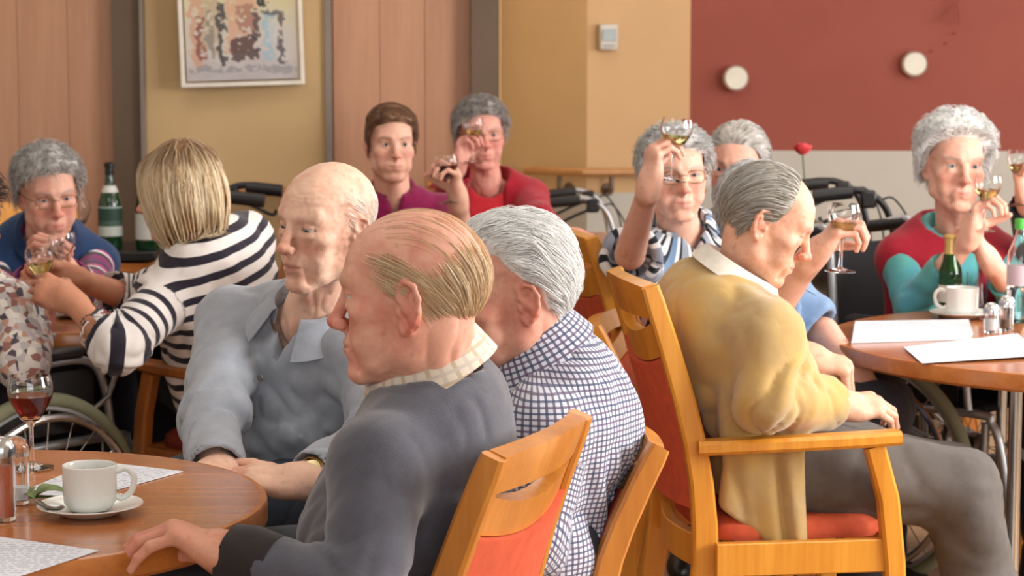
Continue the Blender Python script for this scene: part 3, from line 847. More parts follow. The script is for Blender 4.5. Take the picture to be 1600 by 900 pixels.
# ------------------------------------------------------------------ people
class Person:
    def __init__(s, label, neck, pelvis, fwd, sex='m', girth=1.0, hunch=0.03, half=None, base=None):
        s.neck = np.asarray(neck, float); s.pelvis = np.asarray(pelvis, float)
        s.loc = np.array([s.pelvis[0], s.pelvis[1], 0.0]) if base is None else np.asarray(base, float)
        s.root = empty('person', s.loc); tag(s.root, label, 'person')
        s.sex = sex; s.g = girth
        up = unit(s.neck - s.pelvis); s.T = frame_from(fwd, up); s.r, s.f, s.u = s.T[:, 0], s.T[:, 1], s.T[:, 2]
        s.half = half or (.172 if sex == 'm' else .152)
        s.len = np.linalg.norm(s.neck - s.pelvis); s.hunch = hunch
        s.sh = {1: s.neck + s.r * s.half - s.u * .085, -1: s.neck - s.r * s.half - s.u * .085}     # +1 right, -1 left
        hf = np.array([s.f[0], s.f[1], 0]); s.hf = unit(hf); s.hr = np.array([s.hf[1], -s.hf[0], 0])
        s.hip = {k: s.pelvis + s.hr * .09 * k + np.array([0, 0, -.0]) for k in (1, -1)}
        s.knee = {k: s.hip[k] + s.hf * .43 + s.hr * .05 * k + np.array([0, 0, .0]) for k in (1, -1)}
        s.ank = {k: np.array([s.knee[k][0], s.knee[k][1], .09]) + s.hf * .02 for k in (1, -1)}
        s.el = {}; s.wr = {}; s.hand = {}
        s.head_M = None
        gr = s.g; L = s.len
        dep = 1.0 if sex == 'm' else 1.0
        # torso ellipsoids: position along the spine, forward offset, radii (width, depth, height)
        s.tor = [(0.00, 0.00, (.150 * gr, .105 * gr, .105)), (0.28, .015 * gr, (.142 * gr, .105 * gr, .12)),
                 (0.55, .005 - hunch * .6, (.148 * (gr * .5 + .5), .100 * gr, .13)), (0.78, .0 - hunch, (.145 * s.half / .172, .082, .11))]
        if sex == 'f': s.tor.append((0.60, .055, (.120 * gr, .062 * gr, .070)))
    def arm(s, side, elbow, wrist, fdir=None, palm=(0, 0, -1), pose=REST, size=1.0, hand=True):
        s.el[side] = np.asarray(elbow, float); s.wr[side] = np.asarray(wrist, float)
        # keep arm lengths human
        if hand:
            y = unit(fdir); z = -np.asarray(palm, float); z = unit(z - y * (z @ y)); x = np.cross(y, z)
            if side == 1: x = -x
            s.hand[side] = (np.stack([x, y, z], 1), pose, size)
        return s
    def torso_d(s, P, infl):
        d = None
        for (t, fo, r) in s.tor:
            c = s.pelvis + s.u * s.len * t + s.f * fo
            e = ell(P, c, np.array(r) + infl, s.T)
            d = e if d is None else smin(d, e, .045)
        a = s.neck - s.u * .045 - s.f * s.hunch * .5
        y1 = rcone(P, a - s.f * .005, s.sh[1], .056 + infl, .046 + infl); y2 = rcone(P, a - s.f * .005, s.sh[-1], .056 + infl, .046 + infl)
        d = smin(d, smin(y1, y2, .03), .045)
        return d
    def arm_d(s, P, side, infl, t_end=1.0, thick=1.0):
        """distance, arc length along the arm, angle around it"""
        a, e, w = s.sh[side], s.el[side], s.wr[side]
        k = thick * (1.0 if s.sex == 'm' else .92)
        we = e + (w - e) * t_end
        d1 = rcone(P, a, e, .050 * k + infl, .040 * k + infl)
        rr = (.042 + (.030 - .042) * t_end) * k
        d2 = rcone(P, e, we, .040 * k + infl, rr + infl)
        return smin(d1, d2, .02)
    def arm_uv(s, P, side):
        a, e, w = s.sh[side], s.el[side], s.wr[side]
        L1 = np.linalg.norm(e - a); L2 = np.linalg.norm(w - e)
        t1 = (P - a) @ unit(e - a); t2 = (P - e) @ unit(w - e)
        low = t2 > 0.0 - np.maximum(0, L1 - t1) * 0 
        d1 = rcone(P, a, e, .05, .045); d2 = rcone(P, e, w, .045, .03)
        use2 = d2 < d1
        wb = 1 / (1 + np.exp(np.clip((d2 - d1) / .012, -30, 30)))
        v = t1 * (1 - wb) + (L1 + t2) * wb
        ax = unit(e - a); b = unit(np.cross(ax, s.f + .01)); c = np.cross(ax, b); q = P - a
        u1 = np.arctan2(q @ b, q @ c) * .05
        ax = unit(w - e); b = unit(np.cross(ax, s.f + .01)); c = np.cross(ax, b); q = P - e
        u2 = np.arctan2(q @ b, q @ c) * .045
        return np.where(use2, u2, u1), v
    def loc_t(s, P):
        return (P - s.pelvis) @ s.T
    def bounds(s, extra=()):
        pts = [s.neck + s.u * .06, s.pelvis - s.u * .15] + list(s.sh.values()) + list(extra)
        pts = np.array(pts); return pts.min(0) - .24, pts.max(0) + .24
    def garment(s, name, mat, infl=.012, sleeves=1.0, hem=-.10, folds=.006, h=.007, neck_r=.062, vneck=None, open_front=None, seed=0, back_seam=True,
                cuff=True, sleeve_infl=None, ffreq=(9, 9, 5), sides=(1, -1), hang=None, extra=None, neck_drop=0.0):
        si = infl if sleeve_infl is None else sleeve_infl
        ex = []
        for k in sides:
            if sleeves > 0 and k in s.el: ex += [s.el[k], s.el[k] + (s.wr[k] - s.el[k]) * max(0, sleeves - .5) * 2]
        lo, hi = s.bounds(ex)
        ff = np.array(ffreq, F)
        nu = unit((s.head_M[1] if s.head_M else s.neck + s.u * .15) - s.neck)
        def fn(P):
            q = s.loc_t(P).astype(F)
            wq = q + .05 * np.stack([n3(q * 7 + 40), n3(q * 7 + 50), n3(q * 7 + 60)], 1)
            wq = np.stack([wq[:, 0] + .35 * wq[:, 2], wq[:, 1], wq[:, 2] - .35 * wq[:, 0]], 1)
            fo = (ridge(wq * ff + seed) ** 1.5 - .45) + .6 * (ridge(wq * ff * 2.1 + seed + 7) ** 2 - .35)
            td = s.torso_d(P, infl)
            amp = folds * (0.5 + sstep(-q[:, 2], -s.len * .8, -s.len * .1))
            td = td + fo * amp
            td = smax(td, (hem - q[:, 2]) * 1.0, .012)
            if hang is not None: td = smin(td, hang(P, q), .02)
            if open_front is not None:
                w0, w1 = open_front      # half width at hem and at neck
                t = np.clip((q[:, 2] - hem) / (s.len - hem), 0, 1)
                td = smax(td, -(np.abs(q[:, 0]) - (w0 + (w1 - w0) * t)) * np.where(q[:, 1] > 0, 1, -1) - np.where(q[:, 1] > 0, 0, 1), .006)
            d = td
            if sleeves > 0:
                for k in sides:
                    if k not in s.el: continue
                    if sleeves >= .5:
                        ad = s.arm_d(P, k, si, (sleeves - .5) * 2 if sleeves < 1.0 else 1.0)
                    else:
                        a, e = s.sh[k], s.el[k]; ad = rcone(P, a, a + (e - a) * sleeves * 2, .060 + si, .055 + si)
                    u, v = s.arm_uv(P, k)
                    L1 = np.linalg.norm(s.el[k] - s.sh[k])
                    el = np.exp(-((v - L1) / .10) ** 2) + .45
                    wn = n3(np.stack([v * 9, u * 22, P[:, 2] * 6], 1).astype(F) + seed)
                    w = ridge(np.stack([v * 24 + u * 20 + wn * 1.6, u * 9, v * 0 + .3], 1).astype(F) + seed) ** 2 - .35
                    ad = ad + w * folds * .62 * el
                    if cuff:
                        L2 = np.linalg.norm(s.wr[k] - s.el[k])
                        if sleeves >= .5:
                            ve = L1 + L2 * min(1, (sleeves - .5) * 2); end = s.el[k] + (s.wr[k] - s.el[k]) * min(1, (sleeves - .5) * 2); ax = unit(s.wr[k] - s.el[k])
                        else:
                            end = s.sh[k] + (s.el[k] - s.sh[k]) * sleeves * 2; ax = unit(s.el[k] - s.sh[k])
                        pl = (P - end) @ ax
                        nearend = length(P - end.astype(F)) < .16
                        ad = np.where(nearend, smax(ad, pl, .004), ad)
                        hole = rcone(P, end - ax * .03, end + ax * .05, .020 + si * .6 + (.018 if sleeves < .9 else 0.008), .030 + si * .6 + (.018 if sleeves < .9 else 0.006))
                        ad = np.where(nearend, smax(ad, -hole, .004), ad)
                    d = smin(d, ad, .028)
            # neck opening
            nk = rcone(P, s.neck - nu * (.03 + neck_drop), s.neck + nu * .2, neck_r, neck_r * 1.25)
            d = smax(d, -nk, .008)
            if vneck is not None:
                dep, wid = vneck
                top = s.len + .03; t = np.clip((q[:, 2] - (top - dep)) / dep, 0, 1)
                cut = np.abs(q[:, 0]) - wid * t
                cut = np.where((q[:, 1] > 0) & (q[:, 2] > top - dep), cut, .05)
                d = smax(d, -cut, .006)
            if extra is not None: d = extra(P, q, d)
            return d.astype(F)
        vt, Q = polygonize(fn, lo, hi, h, margin=.006 + folds * 2.2)
        q = s.loc_t(vt); sg = -1 if back_seam is False else 1
        u = np.arctan2(q[:, 0], q[:, 1] * sg) * .16; v = q[:, 2].copy(); mask = np.zeros(len(vt))
        td = s.torso_d(vt.astype(F), infl)
        for k in sides:
            if sleeves > 0 and k in s.el:
                m = (s.arm_d(vt.astype(F), k, si) < td + .004)
                au, av = s.arm_uv(vt.astype(F), k)
                m &= av > .035
                u = np.where(m, au, u); v = np.where(m, -av + s.len, v); mask = np.where(m, 1.0, mask)
        me = raw_mesh(name, vt - s.loc, Q, pat=np.stack([u, v, mask], 1))
        return obj(name, me, mat, s.root)
    def trousers(s, name, mat, infl=.014, h=.010, folds=.008, shin=1.0, skirt=False, seed=2, freq=1.0):
        pts = [s.pelvis, *s.knee.values(), *s.ank.values()]; pts = np.array(pts)
        def fn(P):
            d = ell(P, s.pelvis, (.148 * s.g + .004, .102 * s.g + .004, .108), s.T)
            for k in (1, -1):
                th = rcone(P, s.hip[k], s.knee[k], .085 * (.6 + .4 * s.g) + infl, .060 + infl)
                sh = rcone(P, s.knee[k], s.knee[k] + (s.ank[k] - s.knee[k]) * shin, .058 + infl, .044 + infl)
                d = smin(d, smin(th, sh, .03), .02)
            W = P + .06 * np.stack([n3(P * 6 + 3), n3(P * 6 + 13), n3(P * 6 + 23)], 1)
            fo = ridge(W * A3(4, 4, 12) * freq + seed) ** 2 - .4 + .5 * (ridge(W * A3(9, 9, 22) * freq + seed) ** 2 - .4)
            return (d + fo * folds).astype(F)
        vt, Q = polygonize(fn, pts.min(0) - .17, pts.max(0) + .17, h, margin=.006 + folds)
        return obj(name, raw_mesh(name, vt - s.loc, Q), mat, s.root)
    def shoes(s, mat):
        for k in (1, -1):
            a = s.ank[k]; R = frame_from(s.hf)
            c = np.array([a[0], a[1], 0])
            def fn(P):
                q = (P - c) @ R
                d = ell(q, (0, .06, .035), (.048, .135, .042)); d = smin(d, rcone(q, (0, -.02, .04), (0, -.015, .10), .042, .045), .03)
                return smax(d, .002 - q[:, 2], .006).astype(F)
            vt, Q = polygonize(fn, c + [-.22, -.22, -.02], c + [.22, .22, .17], .010)
            obj('shoe', raw_mesh('shoe', vt - s.loc, Q), mat, s.root)
    def head(s, pos, fwd, pitch=0, roll=0, scale=1.0, hp=None, h=.0032):
        R = frame_from(fwd, (0, 0, 1), pitch, roll) * 1.0
        s.head_M = (R, np.asarray(pos, float), scale); s.hp = hp or {}; s.head_h = h
    def to_world(s, q):
        R, p, sc = s.head_M; return (np.asarray(q) * sc) @ R.T + p
    def to_head(s, P):
        R, p, sc = s.head_M; return ((np.asarray(P) - p) @ R) / sc
    def body(s, arms_bare=None):
        """the skin: head with neck, hands with forearms, and the body under the clothes, one mesh"""
        Vs = []; Qs = []; Cs = []; n = 0
        def put(v, q, c):
            nonlocal n
            Vs.append(v); Qs.append(q + n); Cs.append(c); n += len(v)
        nb = s.to_head(s.neck - s.u * .03)
        hp = s.hp
        v, q = polygonize(lambda P: head_d(P, hp, nb).astype(F), np.minimum([-.10, -.115, -.13], nb - .075), np.maximum([.10, .13, .135], nb + .07), s.head_h)
        put(s.to_world(v), q, head_cols(v.astype(F), hp))
        base = lin(hp.get('hand_skin', hp.get('skin', (222, 172, 148)))); red = lin(hp.get('red', (206, 128, 110)))
        for k in (1, -1):
            if k not in s.hand: continue
            H, pose, size = s.hand[k]; w = s.wr[k]; e = s.el[k]; kk = 1.0 if s.sex == 'm' else .92
            sz = size * (1.0 if s.sex == 'm' else .92)
            def fn(P):
                hd = hand_d(((P - w) @ H).astype(F) / F(sz), pose) * sz
                fa = rcone(P, e, w, .042 * kk, .027 * kk)
                return smin(hd, fa, .02).astype(F)
            tips = w + H @ np.array([0, .19, 0]) * sz
            ctr = np.array([w, tips, w + H @ np.array([.1, .08, -.08]) * sz, w + H @ np.array([-.05, .08, -.09]) * sz, e])
            hh = min(s.head_h, .0028)
            v, q = polygonize(fn, ctr.min(0) - .06, ctr.max(0) + .06, hh)
            loc = (v - w) @ H / sz
            kq = .5 * np.clip((loc[:, 1] - .06) / .1, 0, 1) + .5 * (n3(v.astype(F) * 60) - .4)
            kq = np.clip(kq, 0, 1)[:, None]
            c = base * (1 - kq) + red * kq
            sp = sstep(n3(v.astype(F) * 90 + 3), .76, .95)[:, None] * .3 * hp.get('age', 1)
            c = c * (1 - sp) + lin((166, 110, 80)) * sp
            put(v, q, c)
        pts = [s.pelvis, s.neck, *s.knee.values(), *s.ank.values(), *s.sh.values(), *s.el.values(), *s.wr.values()]; pts = np.array(pts)
        def core(P):
            d = s.torso_d(P, -.022)
            for k in s.el: d = smin(d, s.arm_d(P, k, -.012), .02)
            for k in (1, -1):
                d = smin(d, smin(rcone(P, s.hip[k], s.knee[k], .070, .045), rcone(P, s.knee[k], s.ank[k], .043, .032), .02), .03)
            return d.astype(F)
        v, q = polygonize(core, pts.min(0) - .14, pts.max(0) + .12, .022)
        put(v, q, np.broadcast_to(base, (len(v), 3)))
        me = raw_mesh('body', np.concatenate(Vs) - s.loc, np.concatenate(Qs), cols=np.concatenate(Cs))
        s.body_ob = obj('body', me, M['skin'], s.root)
        # eyes
        if hp.get('eyes', True):
            mat = M[hp.get('iris', 'eye_blue')]
            R, p, sc = s.head_M; gz = hp.get('gaze', (0, 0))
            for sx in (1, -1):
                b = MB()
                prof = [(math.sin(t) * .0127 * sc, -math.cos(t) * .0127 * sc) for t in np.linspace(0, math.pi, 14)]
                b.lathe(prof, 18, R=rotx(-math.pi / 2))
                o = b.build('eye', mat, s.root)
                c = s.to_world(np.array([.0315 * sx * hp.get('w', 1.0), .0715, .0115])) - s.loc
                G = frame_from((0, 1), (0, 0, 1), gz[1]) ; G = rotz(-math.radians(gz[0])) @ G
                o.matrix_basis = Matrix.Translation(Vector(c)) @ Matrix((R @ G).tolist()).to_4x4()
    # ---------------------------------------------------------------- hair
    def hair(s, mask, flow, n=1500, length_=.05, seg=6, width=.0016, lift=.004, cols=((200, 200, 200),), shell=None, thick=.012, grooves=.003, noise=.35, curl=0.0, gravity=0.0,
             rise=None, seed=0, shell_h=None, gfreq=(70, 22, 70), wcol=None, extra_shell=None, name='hair', sh_col=None, surf=None, soft=.004):
        sd = surf or scalp_d
        hp = s.hp; rng = np.random.default_rng(seed + 100)
        Vs, Qs, Cs = [], [], []; cnt = 0
        pal = np.array([lin(c) for c in cols])
        if shell:
            g = np.array(gfreq, F)
            def fn(P):
                d = scalp_d(P, hp); m = mask(P)
                t = (thick + grooves * (ridge(P * g + seed) - .5) * 2 + grooves * (n3(P * 38 + seed) - .5) * 1.5)
                if rise is not None: t = t * rise(P)
                d = d - (t * sstep(m, -.004, .02) - .006 * (1 - sstep(m, -.008, .004)))
                if extra_shell is not None: d = smin(d, extra_shell(P), .012)
                return d.astype(F)
            v, q = polygonize(fn, shell[0], shell[1], shell_h or max(.003, s.head_h))
            # drop shell faces well inside the head
            keep = (scalp_d(v.astype(F), hp) > .0005)
            qk = q[keep[q].any(1)]
            used = np.unique(qk); mp = np.full(len(v), -1); mp[used] = np.arange(len(used)); v = v[used]; q = mp[qk]
            kk = n3(v.astype(F) * A3(*gfreq) + seed)[:, None]
            kk2 = n3(v.astype(F) * 25 + seed)[:, None]
            c0, c1 = pal[0], pal[-1]
            c = c0 * (1 - kk) + c1 * kk
            if sh_col is not None: c = c * (1 - kk2 * .5) + lin(sh_col) * kk2 * .5
            if wcol is not None: c = wcol(v.astype(F), c)
            Vs.append(s.to_world(v)); Qs.append(q); Cs.append(c); cnt += len(v)
        # strands
        dirs = rng.normal(size=(n * 6, 3)); dirs /= np.linalg.norm(dirs, axis=1)[:, None]
        P = (np.array([0, -.01, .03]) + dirs * .03).astype(F)
        for _ in range(14): P = P + dirs.astype(F) * np.maximum(0, -sd(P, hp))[:, None] * .9
        m = mask(P); P = P[m > soft * rng.random(len(m))][:n]
        k = len(P)
        if k:
            L = length_ * (.6 + .8 * rng.random(k)); step = (L / seg)[:, None]
            ph = rng.random((k, 3)) * 6.28
            path = [P]; cur = P.copy(); tgt = np.zeros(k)
            for i in range(seg):
                f = flow(cur) + noise * (np.stack([n3(cur * 45 + 1), n3(cur * 45 + 11), n3(cur * 45 + 21)], 1) - .5) + rng.normal(size=(k, 3)) * .06
                if curl: f = f + curl * np.stack([np.sin(ph[:, 0] + i * 1.9), np.sin(ph[:, 1] + i * 1.7), np.sin(ph[:, 2] + i * 1.5)], 1)
                f[:, 2] -= gravity * (i / seg)
                f /= np.linalg.norm(f, axis=1)[:, None] + 1e-9
                nx = cur + (f * step).astype(F)
                e = F(.002); d = sd(nx, hp)
                gx = np.stack([sd(nx + A3(e, 0, 0), hp) - d, sd(nx + A3(0, e, 0), hp) - d, sd(nx + A3(0, 0, e), hp) - d], 1) / e
                rr = rise(nx) if rise is not None else 1.0
                base_t = (thick if shell else 0.0) * rr
                want = base_t + lift * math.sin(min(1.0, (i + 1) / seg) * 2.2) * (.5 + ph[:, 0] / 6.28)
                pen = (want - d)
                nx = nx + gx * np.where(pen > 0, pen, 0 if gravity > 0 else pen * .6)[:, None]
                cur = nx.astype(F); path.append(cur)
            path = np.stack(path, 1)                                            # k, seg+1, 3
            tan = np.gradient(path, axis=1); tan /= np.linalg.norm(tan, axis=2, keepdims=True) + 1e-9
            side = np.cross(tan, rng.normal(size=(k, 1, 3))); side /= np.linalg.norm(side, axis=2, keepdims=True) + 1e-9
            bi = np.cross(tan, side)
            w = width * (.6 + .8 * rng.random((k, 1, 1))) * np.linspace(1.0, .25, seg + 1)[None, :, None]
            ring = np.stack([path + w * (math.cos(a) * side + math.sin(a) * bi) for a in (0, 2.094, 4.189)], 2)   # k, seg+1, 3, 3
            v = ring.reshape(-1, 3)
            b = (np.arange(k)[:, None] * (seg + 1) + np.arange(seg)[None]).reshape(-1) * 3
            q = np.concatenate([np.stack([b + i, b + (i + 1) % 3, b + 3 + (i + 1) % 3, b + 3 + i], 1) for i in range(3)])
            ci = rng.random(k) * (len(pal) - 1); i0 = np.floor(ci).astype(int); fr = (ci - i0)[:, None]
            c = pal[i0] * (1 - fr) + pal[np.minimum(i0 + 1, len(pal) - 1)] * fr
            c = np.repeat(c, (seg + 1) * 3, axis=0)
            if wcol is not None: c = wcol(v.astype(F), c)
            Vs.append(s.to_world(v)); Qs.append(q + cnt); Cs.append(c); cnt += len(v)
        if not Vs: return
        me = raw_mesh(name, np.concatenate(Vs) - s.loc, np.concatenate(Qs), cols=np.concatenate(Cs))
        return obj(name, me, M['hair'], s.root)
    # ---------------------------------------------------------------- accessories
    def collar(s, mat, r=.064, stand=.034, fall=.042, gap=18, spread=.026, tip=.02, drop=0.0, name='collar', h_tilt=.18, tilt=0):
        """folded shirt collar around the neck"""
        nu = unit((s.head_M[1] if s.head_M else s.neck + s.u) - s.neck); R = frame_from(s.f, unit(s.u * .6 + nu * .4), tilt)
        b = MB(); g0 = math.radians(gap)
        def fn(u, v):
            a = g0 + (2 * math.pi - 2 * g0) * u
            fr = math.cos(a) * .5 + .5                       # 1 front, 0 back
            st = stand * (1 - .35 * fr); fl = fall + tip * fr ** 3
            if v < .4: t = v / .4; rr = r + .002 * (1 - t); z = -.012 + (st + .012) * t
            elif v < .5: t = (v - .4) / .1; rr = r + .009 * t; z = st + .003 * math.sin(math.pi * t)
            else: t = (v - .5) / .5; rr = r + .009 + (spread + .012 * fr) * t; z = st - fl * t
            z += -h_tilt * rr * math.cos(a) - drop
            return s.neck - s.loc + R @ np.array([rr * math.sin(a), rr * math.cos(a) * 1.05, z])
        b.grid(fn, 44, 12, .0028)
        o = b.build(name, mat, s.root)
        me = o.data; a = me.attributes.new('pat', 'FLOAT_VECTOR', 'POINT')
        co = np.zeros(len(me.vertices) * 3, np.float32); me.vertices.foreach_get('co', co); co = co.reshape(-1, 3)
        q = (co + s.loc - s.neck) @ R
        pt = np.stack([np.arctan2(q[:, 0], -q[:, 1]) * .07, q[:, 2] * 1.0, np.zeros(len(q))], 1).astype(np.float32)
        a.data.foreach_set('vector', pt.ravel())
        return o
    def spectacles(s, mat, lens=None, rw=.024, rh=.017, y=.098, z=.008):
        R, p, sc = s.head_M; w = s.hp.get('w', 1.0)
        def Wd(q): return s.to_world(np.array(q)) - s.loc
        b = MB()
        for sx in (1, -1):
            c = np.array([.0325 * sx * w, y, z])
            pts = [Wd(c + np.array([rw * np.sign(math.cos(t)) * abs(math.cos(t)) ** .7, -.004 * abs(math.cos(t)), rh * np.sign(math.sin(t)) * abs(math.sin(t)) ** .7])) for t in np.linspace(0, 2 * math.pi, 24, endpoint=False)]
            b.tube(pts, .0012, 6, closed=True)
            b.tube([Wd((sx * (.0325 * w + rw), y - .004, z + .004)), Wd((sx * .076 * w, .055, z + .008)), Wd((sx * .081 * w, .0, z + .010)), Wd((sx * .080 * w, -.02, z - .004))], .0012, 6)
        b.tube([Wd((-.0085 * w, y, z + .004)), Wd((0, y + .004, z + .007)), Wd((.0085 * w, y, z + .004))], .0012, 6)
        return b.build('spectacles', mat, s.root)
M['gold_wire'] = plain('spectacle_wire', (150, 120, 80), 0.25, 0.9)
M['shoe'] = plain('dark_leather', (34, 28, 26), 0.4)

def hairline(ys, zs):
    ys = np.array(ys, F); zs = np.array(zs, F)
    return lambda P: (P[:, 2] - np.interp(P[:, 1], ys, zs).astype(F)) * .75
HL_FULL = hairline([-.13, -.075, -.04, -.022, .006, .018, .04, .066, .13], [-.085, -.075, -.045, -.015, -.012, .02, .052, .074, .125])
SHELL_BOX = ((-.115, -.14, -.12), (.115, .12, .16))
# ------------------------------------------------------------------ the people (QS scales the mesh resolution)
QS = 1.0
def back_flow(down=.35, side=2.0):
    def f(P):
        r = np.stack([P[:, 0] * side, -np.ones(len(P)), -down - np.clip(-P[:, 1] * 12, 0, 1.6) - np.clip((.05 - P[:, 2]) * 6, 0, .8)], 1); return r.astype(float)
    return f
def crown_flow(down=1.0):
    def f(P):
        return np.stack([P[:, 0] * 9, (P[:, 1] + .03) * 9, -down * np.clip(.11 - P[:, 2], 0, .1) * 12], 1).astype(float)
    return f
def trousers_m(name, c): return cloth_m(name, c, weave=900, bump=.2, sheen=.05)
def seat_at(px, d, z=.57):
    return np.array([X(px, d), d, z])

# --- man in the charcoal pullover, nearest the camera
p = Person('balding man in a charcoal pullover with one hand on the round table', V(668, 588, 3.10), (-.175, 3.16, .60), (-.95, .30), 'm', 1.12, .03)
p.head(V(643, 469, 3.05), (-.97, .20), 2, 0, 1.03, dict(w=1.0, age=1.0, brow=(196, 160, 130), brow_k=.5, eye=.0026, eye_shift=-.0015, skin=(228, 172, 150), red=(206, 116, 102), ear=1.12, nose=.92, nose_len=1.2, wrinkle=1.4, neck=.060, lip=(184, 112, 96), full=.95, hand_skin=(214, 156, 130)), .0026 * QS)
p.arm(-1, V(565, 940, 2.84), V(372, 874, 2.90), (-1, .10, .42), (.2, -.15, -1), dict(curl=(42, 26, 14), spread=5, thumb=(.50, .80, -.40), tcurl=10), 1.06)
p.arm(1, V(690, 900, 3.36), V(560, 940, 3.42), (-1, .1, -.1), (0, 0, -1), REST)
p.body()
M['charcoal'] = cloth_m('charcoal_knit', (84, 84, 94), weave=700, bump=.5, sheen=.5)
p.garment('pullover', M['charcoal'], .018, 1.0, -.10, .010, .006 * QS, .0775, seed=3, cuff=True, ffreq=(12, 12, 6))
M['plaid'] = checks('cream_plaid', (226, 216, 198), [(196, 176, 150), (206, 196, 186)], .028, .028, .35)
p.collar(M['plaid'], .076, .030, .046, 12, .018, .018, drop=-.010, tilt=20)
b = MB(); w = p.wr[-1]; ax = unit(w - p.el[-1])
b.lathe([(.050, -.050), (.052, -.01), (.046, .018), (.036, .020), (.036, -.05)], 28, w - p.loc - ax * .004, align_z(ax), close=True); b.build('cuff', cloth_m('dark_ribbed_cuff', (46, 40, 40)), p.root)
p.trousers('trousers', trousers_m('slate_trousers', (70, 74, 82)), h=.012); p.shoes(M['shoe'])
hl5 = hairline([-.13, -.075, -.04, -.026, -.006, .016, .036, .050, .13], [-.075, -.066, -.042, -.020, .004, .010, .022, .05, .3])
m5 = lambda P: np.minimum(hl5(P), (.070 + .012 * np.sin(P[:, 1] * 60) - P[:, 2]) * .8 + .020 * sstep(-P[:, 1], .05, .1))
c5 = ((196, 150, 108), (216, 178, 134), (234, 208, 168), (244, 226, 192), (168, 124, 88))
p.hair(m5, back_flow(.42, 1.0), 2600, .070, 8, .00065, .003, c5, noise=.3, seed=5, soft=.035)
p.hair(lambda P: np.minimum((.062 - P[:, 1]) * .8, (P[:, 2] - .078) * .7), back_flow(.05, .5), 120, .07, 7, .0004, .001, ((214, 176, 134), (226, 196, 154)), noise=.2, seed=6, name='thin_top_hair')

# --- white-haired man in the checked shirt
p = Person('white-haired man in a fine blue checked shirt seen from behind', V(834, 575, 3.66), (.035, 3.66, .60), (-.96, -.1), 'm', 1.22, .065)
p.head(V(797, 468, 3.62), (-.95, -.20), 10, 0, 1.0, dict(age=1.0, brow=(220, 214, 206), skin=(224, 166, 144), red=(204, 116, 100), eye=.003, neck=.060, ear=1.05, full=1.05), .0026 * QS)
p.knee = {k: p.hip[k] + np.array([-0.34, -0.03, 0]) + p.hr * 0 * k for k in (1, -1)}; p.ank = {k: np.array([p.knee[k][0], p.knee[k][1], .09]) for k in (1, -1)}
p.arm(-1, V(815, 840, 3.45), V(680, 900, 3.42), (-1, 0, 0), (0, 0, -1), REST)
p.arm(1, V(900, 830, 3.92), V(780, 880, 3.95), (-1, 0, 0), (0, 0, -1), REST)
p.body()
M['check'] = checks('blue_fine_check', (212, 216, 228), [(66, 72, 104), (98, 82, 110)], .0180, .0180, .38)
p.garment('checked_shirt', M['check'], .022, 1.0, -.22, .020, .006 * QS, .068, seed=9, back_seam=False, ffreq=(13, 13, 5))
p.collar(M['check'], .080, .040, .062, 16, .026, .02, tilt=18, drop=-.024)
p.trousers('trousers', trousers_m('navy_trousers', (50, 54, 66)), h=.012); p.shoes(M['shoe'])
hl6 = hairline([-.13, -.075, -.052, -.040, -.010, .006, .02, .05, .13], [-.085, -.070, -.055, .016, .040, .058, .082, .098, .13])
p.hair(hl6, back_flow(.30, 1.2), 3200, .065, 8, .0010, .011, ((230, 228, 222), (250, 250, 248), (255, 255, 255)), shell=SHELL_BOX, thick=.010, grooves=.0035, noise=.9, curl=.18, seed=2, gfreq=(80, 16, 60), rise=lambda P: .7 + .9 * sstep(P[:, 2], .05, .12))

# --- man in the grey polo shirt
p = Person('bald old man in a grey long-sleeved polo shirt looking down at the table', V(484, 482, 3.97), (X(445, 4.06), 4.06, .60), (-.52, -.85), 'm', 1.0, .04)
p.head(V(510, 357, 3.90), (-.66, -.75), 3, -4, .95, dict(age=1.2, wrinkle=1.3, brow=(214, 190, 170), brow_k=.35, eye=.0026, eye_shift=-.003, skin=(236, 194, 170), red=(214, 146, 124), neck=.050, nose=1.0, nose_len=1.1, mouth=.0035, lip=(168, 104, 94), full=.85, jaw=.98, gaze=(0, 30)), .0026 * QS)
p.knee = {k: p.hip[k] + np.array([-0.24, -0.36, 0]) + p.hr * 0 * k for k in (1, -1)}; p.ank = {k: np.array([p.knee[k][0], p.knee[k][1], .09]) for k in (1, -1)}
p.arm(1, V(332, 655, 3.80), V(338, 742, 3.60), (-.6, -.6, -.1), (0, 0, -1), REST)
p.arm(-1, V(590, 700, 3.72), V(478, 752, 3.56), (-1, -.02, .06), (.05, .25, -1), dict(curl=(10, 16, 10), spread=3, thumb=(.45, .88, .1), tcurl=8), 1.0)
p.body()
M['polo'] = cloth_m('grey_jersey', (160, 166, 176), weave=900, bump=.2, sheen=.3)
p.garment('polo_shirt', M['polo'], .020, .97, -.12, .024, .006 * QS, .066, seed=14, ffreq=(9, 9, 13), vneck=(.12, .035), neck_drop=.01)
p.collar(M['polo'], .064, .026, .044, 26, .026, .014, drop=.002)
for k in range(2):
    c = p.neck - p.loc + p.f * (.125 + .012 * k) - p.u * (.105 + .07 * k)
    MB().lathe([(0, .004), (.006, .003), (.0065, 0), (0, -.004)], 12, c, align_z(p.f)).build('button', plain('grey_button', (112, 108, 104), .4), p.root)
b = MB(); w = p.wr[-1]; ax = unit(w - p.el[-1])
wt = b.lathe([(.034, -.011), (.036, -.009), (.036, .009), (.034, .011), (.031, 0)], 28, w - p.loc - ax * .030, align_z(ax), close=True).build('wristwatch', plain('gold_watch_strap', (200, 160, 92), .35, .4), p.root)
